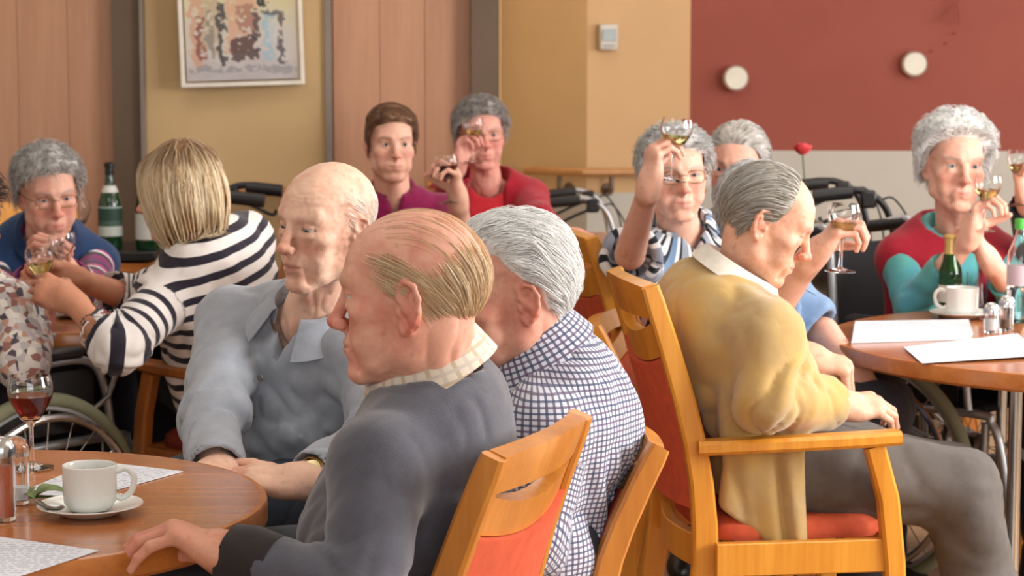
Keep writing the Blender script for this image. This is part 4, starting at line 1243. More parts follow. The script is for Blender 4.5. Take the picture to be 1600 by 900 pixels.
MB().lathe([(0, .006), (.014, .005), (.015, 0), (0, -.004)], 20, w - p.loc - ax * .030 + np.array([-.005, -.030, .018]), align_z((-.1, -.8, .6))).build('watch_face', plain('watch_face', (226, 206, 150), .2, .3), wt)
p.trousers('trousers', trousers_m('blue_grey_trousers', (66, 76, 90)), h=.011); p.shoes(M['shoe'])
hl4 = hairline([-.13, -.075, -.04, -.026, -.006, .010, .02, .05, .13], [-.075, -.066, -.042, -.020, .004, .010, .06, .3, .3])
m4 = lambda P: np.minimum(hl4(P), (.070 - P[:, 2]) * .8)
p.hair(m4, back_flow(.6, 1.0), 900, .022, 4, .0006, .002, ((236, 226, 214), (250, 246, 240)), noise=.4, seed=15)

# --- man in the mustard cardigan
p = Person('grey-haired man in a mustard cardigan bent forward in an armchair', V(1152, 432, 4.40), (X(1200, 4.46), 4.46, .60), (.985, .17), 'm', 1.10, .08)
p.head(V(1195, 350, 4.38), (.99, -.04), 26, 0, .94, dict(age=1.0, brow=(150, 140, 130), eye=.0022, eye_shift=-.003, skin=(228, 178, 152), red=(206, 130, 108), neck=.050, ear=1.05), .0028 * QS)
p.arm(1, V(1196, 622, 4.20), V(1310, 633, 4.38), (1, .35, -.05), (.1, .5, -1), dict(curl=(30, 35, 20), spread=2, thumb=(.45, .85, -.2), tcurl=16))
p.arm(-1, V(1215, 600, 4.68), V(1258, 556, 4.60), (1, -.15, -.25), (.2, .2, -1), FIST)
p.knee = {1: V(1504, 765, 4.36), -1: V(1490, 752, 4.66)}
p.ank = {1: np.array([X(1592, 4.36), 4.36, .09]), -1: np.array([X(1575, 4.7), 4.7, .09])}
p.body()
M['mustard'] = cloth_m('mustard_wool', (182, 154, 108), weave=800, bump=.35, sheen=.4, c2=(194, 158, 90), mott=20)
hc = V(1192, 735, 4.265)
def hang12(P, q):
    w = (ridge(np.stack([P[:, 0] * 24 + P[:, 2] * 3, P[:, 1] * 2, P[:, 2] * 4], 1).astype(F)) - .5) * .028
    b = np.abs(P - A3(*(hc + np.array([.0, .0, .05])))) - A3(.072, .006, .2)
    d = length(np.maximum(b, 0)) + np.minimum(b.max(1), 0) - .022 + w
    return smax(d, -(P[:, 2] - (.462 - .75 * (P[:, 0] - hc[0]))), .008)
M['white_shirt'] = cloth_m('white_shirt_cotton', (232, 226, 214), sheen=.05)
p.garment('shirt', M['white_shirt'], .010, 0, -.08, .004, .0098 * QS, .064, seed=23)
p.garment('cardigan', M['mustard'], .026, .93, -.13, .022, .0065 * QS, .070, seed=21, open_front=(.055, .050), hang=hang12, ffreq=(10, 10, 7))
p.collar(M['white_shirt'], .070, .022, .034, 22, .020, .02, tilt=16, drop=-.006)
p.trousers('trousers', trousers_m('grey_brown_trousers', (100, 94, 90)), .022, .008, .014, freq=1.0); p.shoes(M['shoe'])
hl12 = hairline([-.13, -.075, -.04, -.026, -.008, .012, .03, .05, .13], [-.080, -.070, -.045, -.020, .004, .012, .055, .3, .3])
p.hair(lambda P: np.minimum(hl12(P), (.030 - P[:, 1]) * .8), back_flow(.25, .8), 2600, .06, 7, .0012, .003, ((150, 142, 130), (178, 172, 162), (206, 204, 198), (126, 112, 96)), noise=.3, seed=22,
       shell=SHELL_BOX, thick=.004, grooves=.0016, gfreq=(90, 18, 60), shell_h=.003)

# --- woman with the blond bob in the striped jumper
p = Person('woman with a blond bob in a black and white striped jumper seen from behind', V(303, 372, 5.2), (X(380, 5.34), 5.34, .60), (-.78, .62), 'f', 1.12, .03)
p.head(V(281, 305, 5.18), (-.985, .12), 8, 0, .90, dict(age=.2, brow=(150, 110, 80), skin=(226, 168, 146), eye=.004, hand_skin=(206, 146, 116), red=(200, 120, 96)), .0035 * QS)
p.knee = {k: p.hip[k] + np.array([-0.19, 0.36, 0]) + p.hr * 0 * k for k in (1, -1)}; p.ank = {k: np.array([p.knee[k][0], p.knee[k][1], .09]) for k in (1, -1)}
p.arm(-1, V(186, 548, 4.93), V(112, 470, 5.03), (-.85, .2, .35), (.2, .8, -.5), GRIP, 1.0)
p.arm(1, V(212, 470, 5.55), V(112, 432, 5.42), (-1, -.1, .15), (.1, -.9, -.4), GRIP, 1.0)
p.body()
M['bw'] = stripes('black_white_stripe', .041, [(0, rgba((232, 226, 222))), (.57, rgba((42, 38, 50)))], 1, .12, .010)
p.garment('striped_jumper', M['bw'], .022, .80, -.17, .016, .007 * QS, .075, seed=31, back_seam=False)
p.trousers('trousers', trousers_m('black_trousers', (34, 34, 40)), h=.013); p.shoes(M['shoe'])
def bob(P):
    d = ell(P, (0, -.018, -.005), (.096, .112, .152))
    d = smax(d, -(P[:, 2] + .110 + .15 * (P[:, 1])), .012)
    d = smax(d, -ell(P, (0, .115, -.045), (.058, .085, .115)), .012)
    a = np.arctan2(P[:, 0], P[:, 1] + .02)
    g = ridge(np.stack([a * 9, P[:, 2] * 6, a * 0 + 1], 1).astype(F)) - .5
    return (d + g * .009).astype(F)
def bob_col(v, c):
    k = sstep(v[:, 2], .02, .135)[:, None] * .75; return c * (1 - k) + lin((146, 108, 74)) * k
def bob_surf(P, hp): return np.minimum(bob(P), scalp_d(P, hp) - .012)
p.hair(lambda P: (P[:, 2] - .02), lambda P: np.stack([P[:, 0] * 10 * sstep(P[:, 2], .06, .13), (P[:, 1] + .03) * 10 * sstep(P[:, 2], .06, .13), -.2 - 1.4 * sstep(-P[:, 2], -.13, -.06)], 1).astype(float), 1900, .215, 12, .0016, .002,
       ((190, 150, 102), (230, 204, 160), (250, 238, 208), (160, 118, 76)), shell=((-.125, -.15, -.16), (.125, .14, .16)), extra_shell=bob, thick=.010, grooves=.002, noise=.12, seed=33, wcol=bob_col, gfreq=(60, 60, 7), shell_h=.0036, surf=bob_surf, rise=lambda P: .25)

# --- grey-haired woman in the navy vest
p = Person('grey-haired woman with spectacles in a navy vest and banded purple sleeves', V(72, 378, 6.2), (X(52, 6.35), 6.35, .60), (.42, -.9), 'f', 1.15, .05)
p.head(V(76, 306, 6.08), (.42, -.90), 12, 4, 1.0, dict(age=1.0, brow=(150, 140, 136), skin=(224, 172, 152), eye=.003, eye_shift=-.001, full=1.05), .0039 * QS)
p.arm(1, V(8, 470, 6.0), V(56, 424, 5.82), (.35, -.4, .55), (.9, .2, -.1), GRIP)
p.arm(-1, V(142, 450, 6.0), V(104, 420, 5.82), (-.35, -.4, .65), (-.9, .2, 0), GRIP)
p.body()
k = cloth('banded_knit', (120, 30, 90)); o_ = pat_uv(k)
k.set(Base_Color=banded(k, k.math('ADD', o_[1], 9.0), .17, [(0, rgba((132, 24, 92))), (.28, rgba((34, 32, 44))), (.46, rgba((226, 218, 222))), (.56, rgba((180, 60, 120))), (.72, rgba((52, 50, 66))), (.86, rgba((112, 40, 110)))]))
M['banded'] = k.m
p.garment('jumper', M['banded'], .010, 1.0, -.10, .006, .0098 * QS, .064, seed=41)
p.garment('vest', cloth_m('navy_fleece', (30, 58, 98), c2=(38, 66, 104)), .028, 0, -.12, .008, .0098 * QS, .072, seed=42, open_front=(.006, .012), neck_drop=-.03)
p.collar(cloth_m('navy_collar', (26, 50, 88)), .074, .050, .02, 26, .012, .0, name='stand_collar')
p.spectacles(M['gold_wire'])
p.trousers('trousers', trousers_m('dark_slacks', (40, 40, 48)), h=.014); p.shoes(M['shoe'])
HL_WAVE = hairline([-.13, -.075, -.045, -.034, -.016, -.004, .014, .04, .062, .13], [-.08, -.07, -.05, -.03, -.02, .020, .045, .070, .086, .13])
HL_SHORT = hairline([-.13, -.075, -.045, -.034, -.012, .002, .022, .05, .07, .13], [-.08, -.07, -.05, -.018, -.002, .030, .048, .066, .078, .125])
GREY = ((134, 130, 126), (176, 172, 168), (206, 202, 198))
def wavy(seed, cols, n=1500, thick=.018, hl=HL_FULL, **kw):
    a = dict(noise=1.3, curl=.6, seed=seed, grooves=.006, gfreq=(34, 30, 34), shell_h=.004, rise=lambda P: .75 + .6 * sstep(P[:, 2], .03, .11)); a.update(kw)
    return p.hair(hl, crown_flow(), int(n * 1.5), .042, 6, .0012, .014, cols, shell=SHELL_BOX, thick=thick * .8, **a)
wavy(43, GREY, thick=.014, hl=HL_SHORT)

# --- floral-sleeved woman at the edge of the picture
p = Person('person in a floral blouse in a wheelchair, cut off by the picture edge', V(-60, 425, 5.22), (X(-42, 5.25), 5.25, .62), (.62, .78), 'f', 1.15, .05)
p.head(V(-62, 348, 5.25), (.6, .8), 8, 0, 1.0, dict(age=.8, skin=(220, 168, 148)), .005 * QS)
p.knee = {k: p.hip[k] + np.array([0.1, 0.4, 0]) + p.hr * 0 * k for k in (1, -1)}; p.ank = {k: np.array([p.knee[k][0], p.knee[k][1], .09]) for k in (1, -1)}
p.arm(1, V(36, 572, 5.02), V(62, 482, 5.30), (.2, .8, .3), (-.8, .3, 0), GRIP)
p.arm(-1, V(-160, 560, 5.40), V(-60, 510, 5.55), (.4, .8, .1), (0, 0, -1), REST)
p.body()
k = cloth('floral_cotton', (206, 196, 188)); c = k.coords('Object')
vv = k.n('ShaderNodeTexVoronoi'); vv.inputs['Scale'].default_value = 62; k.l(c, vv.inputs['Vector'])
s_ = k.n('ShaderNodeSeparateColor'); k.l(vv.outputs['Color'], s_.inputs[0])
k.set(Base_Color=k.ramp(s_.outputs[0], [(0, rgba((84, 76, 84))), (.12, rgba((150, 104, 96))), (.24, rgba((198, 150, 130))), (.36, rgba((214, 206, 200))), (.66, rgba((186, 178, 178))), (.86, rgba((226, 218, 208)))], 'CONSTANT'))
p.garment('floral_blouse', k.m, .024, .82, -.10, .012, .0098 * QS, .066, seed=51)
p.trousers('trousers', trousers_m('black_skirt', (30, 30, 34)), h=.015); p.shoes(M['shoe'])
wavy(52, ((44, 36, 32), (70, 58, 50)), 700)

# --- young man in the magenta polo shirt
p = Person('young man with short brown hair in a magenta polo shirt', V(614, 302, 7.04), (X(618, 7.1), 7.10, .58), (.12, -.99), 'm', .98, .0)
p.head(V(611, 229, 6.98), (.22, -.97), 1, 0, .97, dict(age=0, brow=(96, 66, 46), skin=(226, 176, 154), red=(208, 132, 112), eye=.0048, iris='eye_brown', gaze=(-6, 0), full=.9, neck=.056, lip=(196, 122, 112)), .0039 * QS)
p.arm(-1, V(722, 392, 6.86), V(716, 312, 6.74), (-.12, -.1, 1), (-.85, -.3, .0), GRIP)
p.arm(1, V(540, 420, 6.95), V(560, 440, 6.7), (.3, -1, 0), (0, 0, -1), REST)
p.body()
M['magenta'] = cloth_m('magenta_pique', (134, 20, 74))
p.garment('polo_shirt', M['magenta'], .014, .34, -.12, .009, .0098 * QS, .064, seed=61, vneck=(.10, .03))
p.collar(M['magenta'], .062, .032, .044, 24, .024, .024)
b = MB(); c = p.neck - p.loc + p.f * .135 - p.u * .115 - p.r * .085
for i in range(4): b.box(c - p.r * .011 * i + p.f * (-.004 * i), (.008, .004, .007 if i % 2 else .010))
b.build('chest_print', plain('white_print', (226, 206, 214), .6), p.root, False)
p.trousers('trousers', trousers_m('dark_jeans', (44, 50, 66)), h=.015); p.shoes(M['shoe'])
hl7 = hairline([-.13, -.075, -.04, -.024, .004, .014, .04, .07, .13], [-.07, -.055, -.035, -.01, -.008, .03, .062, .078, .12])
p.hair(hl7, lambda P: np.stack([-.9 + P[:, 0] * 3, .5 - 8 * np.clip(.07 - P[:, 2], 0, .1), -.1 - 14 * np.clip(.085 - P[:, 2], 0, .1)], 1).astype(float), 1700, .04, 6, .0012, .004,
       ((84, 58, 40), (116, 82, 58), (140, 102, 72)), shell=SHELL_BOX, thick=.012, grooves=.0025, gfreq=(30, 80, 50), seed=62, rise=lambda P: .45 + .9 * sstep(P[:, 2], .05, .11), shell_h=.0036)

# --- woman in the red cardigan
p = Person('grey-haired woman in a red cardigan raising a glass of white wine', V(760, 276, 7.68), (X(762, 7.75), 7.75, .58), (.08, -1), 'f', 1.2, .03)
p.head(V(752, 214, 7.62), (.18, -.98), 2, 3, .98, dict(age=1, brow=(130, 120, 116), skin=(222, 160, 144), red=(206, 116, 106), eye=.0034, full=1.08, w=1.03), .0039 * QS)
p.arm(1, V(690, 352, 7.48), V(716, 258, 7.30), (.16, -.1, 1), (.8, -.3, 0), GRIP)
p.arm(-1, V(838, 345, 7.50), V(868, 362, 7.62), (1, .25, -.02), (0, 0, -1), REST)
p.body()
p.garment('top', cloth_m('scarlet_knit', (196, 42, 52)), .012, 0, -.10, .004, .011 * QS, .078, seed=71)
p.garment('cardigan', cloth_m('red_cardigan_knit', (158, 22, 40)), .024, .97, -.12, .009, .0098 * QS, .078, seed=72, open_front=(.075, .055))
p.trousers('skirt', trousers_m('dark_skirt', (40, 38, 46)), h=.015); p.shoes(M['shoe'])
p.spectacles(M['gold_wire'])
wavy(73, ((120, 112, 108), (160, 154, 150), (186, 180, 176)), thick=.012, hl=HL_SHORT)

# --- woman in the striped blouse raising her glass
p = Person('grey-haired woman with spectacles in a bold striped blouse holding her glass high', V(1060, 350, 5.68), (X(1095, 5.7), 5.70, .60), (.42, -.91), 'f', 1.2, .04)
p.head(V(1055, 277, 5.58), (.16, -.98), 2, 2, .95, dict(age=1, brow=(150, 140, 136), skin=(234, 184, 162), red=(214, 140, 120), eye=.003, full=1.12, w=1.05), .0032 * QS)
p.arm(1, V(984, 398, 5.34), V(1014, 292, 5.18), (.14, .05, 1), (.9, .3, .1), dict(curl=(50, 60, 36), spread=2, thumb=(.6, .6, -.6), tcurl=20), 1.05)
p.knee = {k: p.hip[k] + np.array([.42, .06, 0]) for k in (1, -1)}; p.ank = {k: np.array([p.knee[k][0] + .02, p.knee[k][1], .09]) for k in (1, -1)}
p.arm(-1, V(1135, 470, 5.60), V(1170, 560, 5.45), (.6, -.4, -.5), (0, 0, -1), REST)
p.body()
W_, K_, B_s, G_ = rgba((234, 234, 236)), rgba((40, 42, 52)), rgba((120, 146, 176)), rgba((150, 158, 172))
M['blouse'] = stripes('bold_striped_cotton', .125, [(0, W_), (.16, K_), (.26, W_), (.34, G_), (.56, K_), (.64, W_), (.74, B_s), (.92, K_)], 0, .35)
p.garment('striped_blouse', M['blouse'], .024, .46, -.12, .010, .008 * QS, .072, seed=81, vneck=(.12, .05), cuff=True)
p.collar(M['blouse'], .072, .02, .05, 34, .034, .03)
p.spectacles(M['gold_wire'])
p.trousers('trousers', trousers_m('navy_slacks', (40, 44, 60)), h=.014); p.shoes(M['shoe'])
wavy(83, ((166, 164, 162), (204, 204, 202), (232, 232, 230)), 1600, .013, hl=HL_SHORT)
b = MB(); q_ = p.to_world(np.array([-.084, -.012, -.042])) - p.loc
b.lathe([(0, -.006), (.005, -.003), (.005, .003), (0, .006)], 10, q_).build('earring', M['gold_wire'], p.root)

# --- man in the brown jacket behind
p = Person('grey-haired man in a brown jacket half hidden behind the mustard cardigan', V(1168, 340, 6.25), (X(1180, 6.35), 6.35, .58), (-.2, -.98), 'm', 1.0, .02)
p.head(V(1152, 266, 6.16), (-.34, -.94), 4, 0, 1.0, dict(age=1, brow=(120, 110, 104), skin=(226, 172, 152), red=(204, 130, 114), eye=.0034), .0039 * QS)
p.arm(1, V(1090, 470, 6.2), V(1130, 500, 6.0), (.5, -.8, 0), (0, 0, -1), REST); p.arm(-1, V(1270, 470, 6.25), V(1230, 500, 6.0), (-.5, -.8, 0), (0, 0, -1), REST)
p.body()
p.garment('jacket', cloth_m('brown_jacket_cloth', (104, 88, 70)), .022, 1.0, -.12, .008, .011 * QS, .068, seed=91, vneck=(.2, .06))
p.collar(cloth_m('brown_jacket_collar', (112, 96, 76)), .066, .03, .04, 26, .024, .02)
p.trousers('trousers', trousers_m('brown_trousers', (70, 60, 52)), h=.015); p.shoes(M['shoe'])
p.hair(hl7, back_flow(.3, 1.5), 1300, .05, 6, .0014, .005, ((150, 142, 134), (190, 184, 176), (214, 210, 204)), shell=SHELL_BOX, thick=.012, grooves=.003, seed=92, shell_h=.004, gfreq=(70, 20, 60))

# --- person in the short-sleeved blue shirt, mostly hidden
p = Person('person in a short-sleeved blue shirt lifting a wine glass from behind the mustard cardigan', V(1206, 416, 5.06), (X(1128, 5.10), 5.10, .60), (.97, -.16), 'm', 1.05, .04)
p.head(V(1184, 344, 5.10), (.65, .75), 8, 0, 1.0, dict(age=1, brow=(190, 186, 180), skin=(224, 172, 150), eye=.003), .0045 * QS)
p.knee = {k: p.hip[k] + np.array([.37, -.06 + .03 * k, 0]) for k in (1, -1)}; p.ank = {k: np.array([p.knee[k][0] - .04, p.knee[k][1], .09]) for k in (1, -1)}
p.arm(1, V(1214, 470, 4.84), V(1268, 402, 4.78), (.62, -.1, .72), (.55, .1, -.6), GRIP, 1.0)
p.arm(-1, V(1285, 522, 5.16), V(1334, 578, 5.02), (.62, -.25, -.62), (-.4, .3, -.8), dict(curl=(16, 22, 14), spread=4, thumb=(.6, .75, -.2), tcurl=12), 1.0)
p.body()
M['blue_shirt'] = cloth_m('light_blue_cotton', (112, 138, 172), c2=(122, 146, 176))
p.garment('blue_shirt', M['blue_shirt'], .022, .46, -.12, .010, .0098 * QS, .066, seed=101)
p.collar(M['blue_shirt'], .066, .03, .04, 20, .022, .02)
b = MB(); w = p.wr[-1]; ax = unit(w - p.el[-1])
b.lathe([(.030, -.004), (.033, -.003), (.033, .003), (.030, .004)], 24, w - p.loc - ax * .02, align_z(ax), close=True).build('bracelet', M['gold_wire'], p.root)
p.trousers('trousers', trousers_m('charcoal_slacks', (58, 58, 64)), h=.012); p.shoes(M['shoe'])
p.hair(HL_FULL, crown_flow(), 900, .035, 5, .0016, .005, ((176, 176, 176), (214, 214, 214)), shell=SHELL_BOX, thick=.014, grooves=.004, seed=102, shell_h=.0045)

# --- white-haired woman in the wheelchair by the far table
p = Person('white-haired woman in a red waistcoat over teal sleeves holding a glass', V(1490, 360, 6.02), (X(1484, 6.02), 6.02, .62), (.16, -.98), 'f', 1.05, .03, half=.145)
p.head(V(1491, 262, 5.93), (.10, -.99), 3, -2, 1.0, dict(age=1.1, brow=(150, 140, 136), skin=(234, 184, 162), red=(214, 140, 122), eye=.0036, neck=.045, full=.95), .0039 * QS)
p.knee = {k: p.hip[k] + np.array([.70, -.66, 0]) * .42 for k in (1, -1)}; p.ank = {k: np.array([p.knee[k][0], p.knee[k][1], .16]) for k in (1, -1)}
p.arm(1, V(1428, 480, 5.84), V(1517, 368, 5.66), (.25, -.1, 1), (.75, -.4, .1), GRIP, .98)
p.arm(-1, V(1592, 470, 5.84), V(1546, 408, 5.70), (-.45, -.1, .8), (-.7, .1, -.3), GRIP, .98)
p.body()
M['teal'] = cloth_m('teal_blouse_cloth', (92, 168, 160), c2=(84, 160, 178), mott=14)
p.garment('blouse', M['teal'], .016, .88, -.10, .012, .008 * QS, .066, seed=111)
p.garment('waistcoat', cloth_m('crimson_waistcoat', (162, 26, 46)), .030, 0, -.12, .006, .0098 * QS, .082, seed=112, vneck=(.30, .055), neck_drop=.01)
p.trousers('skirt', trousers_m('dark_blue_skirt', (40, 42, 58)), h=.015); p.shoes(M['shoe'])
wavy(113, ((204, 204, 200), (232, 232, 230), (248, 248, 246)), 1900, .026, hl=HL_WAVE)

# --- person beyond the right edge: a hand with a glass
p = Person('person in a dark jacket at the picture edge, only a raised hand showing', V(1720, 372, 6.15), (X(1725, 6.25), 6.25, .60), (-.25, -.97), 'm', 1.0, .02)
p.head(V(1715, 296, 6.08), (-.3, -.95), 3, 0, 1.0, dict(age=1, brow=(120, 110, 104)), .005 * QS)
p.arm(1, V(1622, 390, 5.98), V(1606, 316, 5.82), (-.18, -.05, 1), (.5, -.6, 0), GRIP); p.arm(-1, V(1820, 500, 6.1), V(1780, 520, 5.85), (-.4, -.9, 0), (0, 0, -1), REST)
p.body()
p.garment('jacket', cloth_m('dark_jacket_cloth', (38, 34, 40)), .022, 1.0, -.12, .008, .011 * QS, .068, seed=121)
p.trousers('trousers', trousers_m('dark_trousers', (44, 42, 46)), h=.016); p.shoes(M['shoe'])
wavy(122, GREY, 700, .012)
# ------------------------------------------------------------------ furniture
def heading_angle(h): return math.atan2(-h[0], h[1])
def make_chair(arms=True, hb=.97, wd='chair_wood', up='upholstery'):
    """armchair facing +y, root on the floor under the seat centre"""
    r = empty('dining_chair'); w = M[wd]; zs = lambda z: z if z <= .5 else .5 + (z - .5) * (hb - .5) / .47
    def post_y(z):
        return float(np.interp(z, [0, .42, .55, .66, .75, .86, .97], [-.285, -.225, -.228, -.246, -.268, -.300, -.335]))
    for sx in (-1, 1):
        xs = lambda z: sx * float(np.interp(z, [0, .45, .97], [.215, .212, .186]))
        pts = [(xs(z), post_y(z), zs(z)) for z in (0, .2, .42, .5, .58, .66, .75, .86, .94, .97)]
        MB().sweep(pts, .030, [.034, .042, .052, .050, .046, .044, .042, .040, .038, .034], (1, 0, 0), .35).build('rear_leg', w, r)
        fx = .246 if arms else .215
        top = .655 if arms else .44
        pts = [(sx * fx, y, z) for y, z in ([(.165, 0), (.160, .2), (.150, .42), (.135, .55), (.105, .655)] if arms else [(.165, 0), (.155, .2), (.15, .44)])]
        MB().sweep(pts, .034, .042, (1, 0, 0), .35).build('front_leg', w, r)
        MB().sweep([(sx * (fx - .004), -.21, .435), (sx * (fx - .004), .15, .435)], .024, .066, (1, 0, 0), .2).build('side_rail', w, r)
        if arms:
            MB().sweep(spline([(sx * .216, post_y(.655) + .005, .655), (sx * .240, -.12, .662), (sx * .250, .05, .668), (sx * .248, .155, .672)], 4), .050, .028, (1, 0, 0), .5).build('armrest', w, r)
    MB().sweep([(-.22, .15, .435), (.22, .15, .435)], .066, .024, (0, 0, 1), .2).build('front_rail', w, r)
    MB().sweep(spline([(-.21, -.215, .435), (0, -.245, .435), (.21, -.215, .435)], 5), .066, .024, (0, 0, 1), .2).build('rear_rail', w, r)
    def seat(u, v):
        a = 2 * math.pi * u; c, s = math.cos(a), math.sin(a); e = .32
        x = .205 * np.sign(c) * abs(c) ** e; y = .185 * np.sign(s) * abs(s) ** e - .03
        k = [(0, .462), (.985, .462), (1.0, .474), (.985, .490), (.9, .503), (.6, .510), (0, .512)]
        t = v * (len(k) - 1); i = min(int(t), len(k) - 2); f = t - i
        q = k[i][0] + (k[i + 1][0] - k[i][0]) * f; z = k[i][1] + (k[i + 1][1] - k[i][1]) * f
        return (x * q, y * q - .0, z)
    MB().grid(seat, 40, 12).build('seat_pad', M[up], r)
    hw = lambda z: float(np.interp(z, [.45, .97], [.198, .173]))
    bow = lambda u: -.022 * (1 - u * u)
    def sheet(z0, z1, th, dy=0.0, ins=.0):
        def fn(a, b):
            u = a * 2 - 1; z = z0(u) + (z1(u) - z0(u)) * b
            return ((hw(z) - ins) * u, post_y(z) + bow(u) + dy, zs(z))
        return fn
    MB().grid(sheet(lambda u: .525 + .004 * u * u, lambda u: .835 - .030 * (1 - u * u), .04, .0), 16, 10, .042).build('backrest_pad', M[up], r)
    MB().grid(sheet(lambda u: .838 - .030 * (1 - u * u), lambda u: .906 - .038 * (1 - u * u), .02), 16, 4, .024).build('back_panel', w, r)
    MB().grid(sheet(lambda u: .908, lambda u: .972 + .006 * (1 - u * u), .02), 16, 4, .028).build('top_rail', w, r)
    return r
_proto = {}
def chair(loc, h, label, **kw):
    key = tuple(sorted(kw.items()))
    if key not in _proto: c = _proto[key] = make_chair(**kw)
    else: c = copy_tree(_proto[key])
    c.location = (float(loc[0]), float(loc[1]), 0); c.rotation_euler = (0, 0, heading_angle(h))
    tag(c, label, 'chair', 'wooden dining chairs'); return c
chair((-.275, 3.18), (-.94, .34), 'wooden chair with terracotta pad and handle slot behind the charcoal pullover', arms=False, hb=.88, wd='chair_wood_b')
chair((-.125, 3.66), (-.96, -.22), 'wooden chair with dark red pad behind the checked shirt', arms=False, hb=.775, wd='chair_wood_b', up='upholstery_dark')
chair((.575, 4.465), (.99, .14), 'golden wooden armchair with orange-red pad carrying the man in the mustard cardigan')
chair((.488, 5.667), (.97, .2), 'golden wooden armchair with orange-red pad behind the bold striped blouse')
chair((-.64, 5.38), (-.76, .65), 'brown wooden armchair under the black and white striped jumper', wd='chair_wood_d', up='upholstery_dark')
chair((-.455, 4.02), (-.52, -.85), 'golden wooden chair behind the man in the grey polo shirt', arms=False)
chair((X(54, 6.33), 6.31), (.42, -.9), 'wooden chair under the woman in the navy vest', arms=False)
chair((.55, 5.09), (.97, -.16), 'wooden chair under the short-sleeved blue shirt', arms=False, hb=.80)
chair((X(618, 7.05), 7.06), (.12, -.99), 'wooden chair under the young man in the magenta polo shirt', arms=False)
chair((X(762, 7.7), 7.71), (.08, -1), 'wooden chair under the woman in the red cardigan', arms=False)
chair((X(1180, 6.32), 6.32), (-.2, -.98), 'wooden chair under the man in the brown jacket', arms=False, hb=.85)
chair((X(1725, 6.2), 6.2), (-.25, -.97), 'wooden chair under the dark jacket at the picture edge', arms=False)

def round_table(c, rad, label, legs='column', z=.75):
    r = empty('round_table', (c[0], c[1], 0)); tag(r, label, 'table')
    MB().lathe([(0, z - .004), (rad - .01, z - .004), (rad - .01, z), (0, z)], 72).build('tabletop', M['table_wood'], r)
    MB().lathe([(rad - .010, z), (rad - .002, z - .001), (rad, z - .006), (rad, z - .034), (rad - .006, z - .040), (rad - .05, z - .040), (rad - .05, z - .006), (rad - .010, z - .004)], 72, close=True).build('edge_band', M['table_edge'], r)
    MB().lathe([(0, z - .030), (rad - .05, z - .030), (rad - .05, z - .036), (0, z - .036)], 48).build('underside', M['table_edge'], r)
    if legs == 'column':
        MB().lathe([(.0, .03), (.045, .03), (.040, .4), (.045, z - .05), (.16, z - .042), (.16, z - .036), (0, z - .036)], 24).build('column', M['table_edge'], r)
        MB().lathe([(0, 0), (rad * .55, 0), (rad * .55, .02), (rad * .5, .032), (.05, .045), (0, .045)], 40).build('base', M['table_edge'], r)
    else:
        for a in range(3):
            t = math.radians(229 + 120 * a)
            MB().lathe([(0, 0), (.015, 0), (.015, z - .06), (.04, z - .04), (.04, z - .036), (0, z - .036)], 16, (rad * .76 * math.cos(t), rad * .76 * math.sin(t), 0)).build('leg', M['chrome'], r)
    return r
def square_table(x0, x1, y0, y1, label, z=.75):
    c = ((x0 + x1) / 2, (y0 + y1) / 2); w, d = x1 - x0, y1 - y0
    r = empty('side_table', (c[0], c[1], 0)); tag(r, label, 'table')
    MB().box((0, 0, z - .018), (w, d, .036), bev=.006).build('tabletop', M['table_wood'], r)
    for sx in (-1, 1):
        for sy in (-1, 1): MB().box((sx * (w / 2 - .07), sy * (d / 2 - .07), (z - .09) / 2), (.06, .06, z - .09), bev=.005).build('leg', M['table_edge'], r)
        MB().box((sx * (w / 2 - .07), 0, z - .07), (.022, d - .2, .068)).build('apron', M['table_edge'], r, False)
    for sy in (-1, 1): MB().box((0, sy * (d / 2 - .07), z - .07), (w - .2, .022, .068)).build('apron', M['table_edge'], r, False)
    return r
TZ = .75
round_table((-.82, 3.22), .45, 'round wooden table with a coffee cup and a glass of red wine')
round_table((1.46, 5.15), .70, 'large round wooden table with booklet and coffee cup by the red waistcoat', 'legs')
round_table((-1.13, 5.66), .40, 'round wooden table between the navy vest and the striped jumper')
square_table(X(862, 8.0), X(1000, 8.0), 7.92, 8.42, 'square wooden table beside the woman in the red cardigan')
square_table(X(1262, 7.3), 1.62, 7.22, 7.85, 'wooden table with papers against the pale wall under the rose')
round_table((-.66, 6.42), .30, 'small round table with the vase behind the striped jumper')

# sideboard with the bottles
sb = empty('sideboard', (-1.72, 7.62, 0)); tag(sb, 'low wooden sideboard with a black top edge below the wood panels', 'sideboard')
MB().box((0, 0, .36), (.96, .40, .72)).build('body', M['table_edge'], sb, False)
MB().box((0, 0, .745), (1.0, .44, .030), bev=.004).build('worktop', M['black'], sb)
for i in (-1, 1):
    dd = MB().box((i * .24, -.206, .37), (.46, .018, .66), bev=.004).build('door', M['chair_wood_d'], sb)
    MB().tube([(i * .05, -.225, .44), (i * .05, -.235, .42), (i * .05, -.235, .34), (i * .05, -.225, .32)], .005, 8).build('handle', M['silver'], dd)

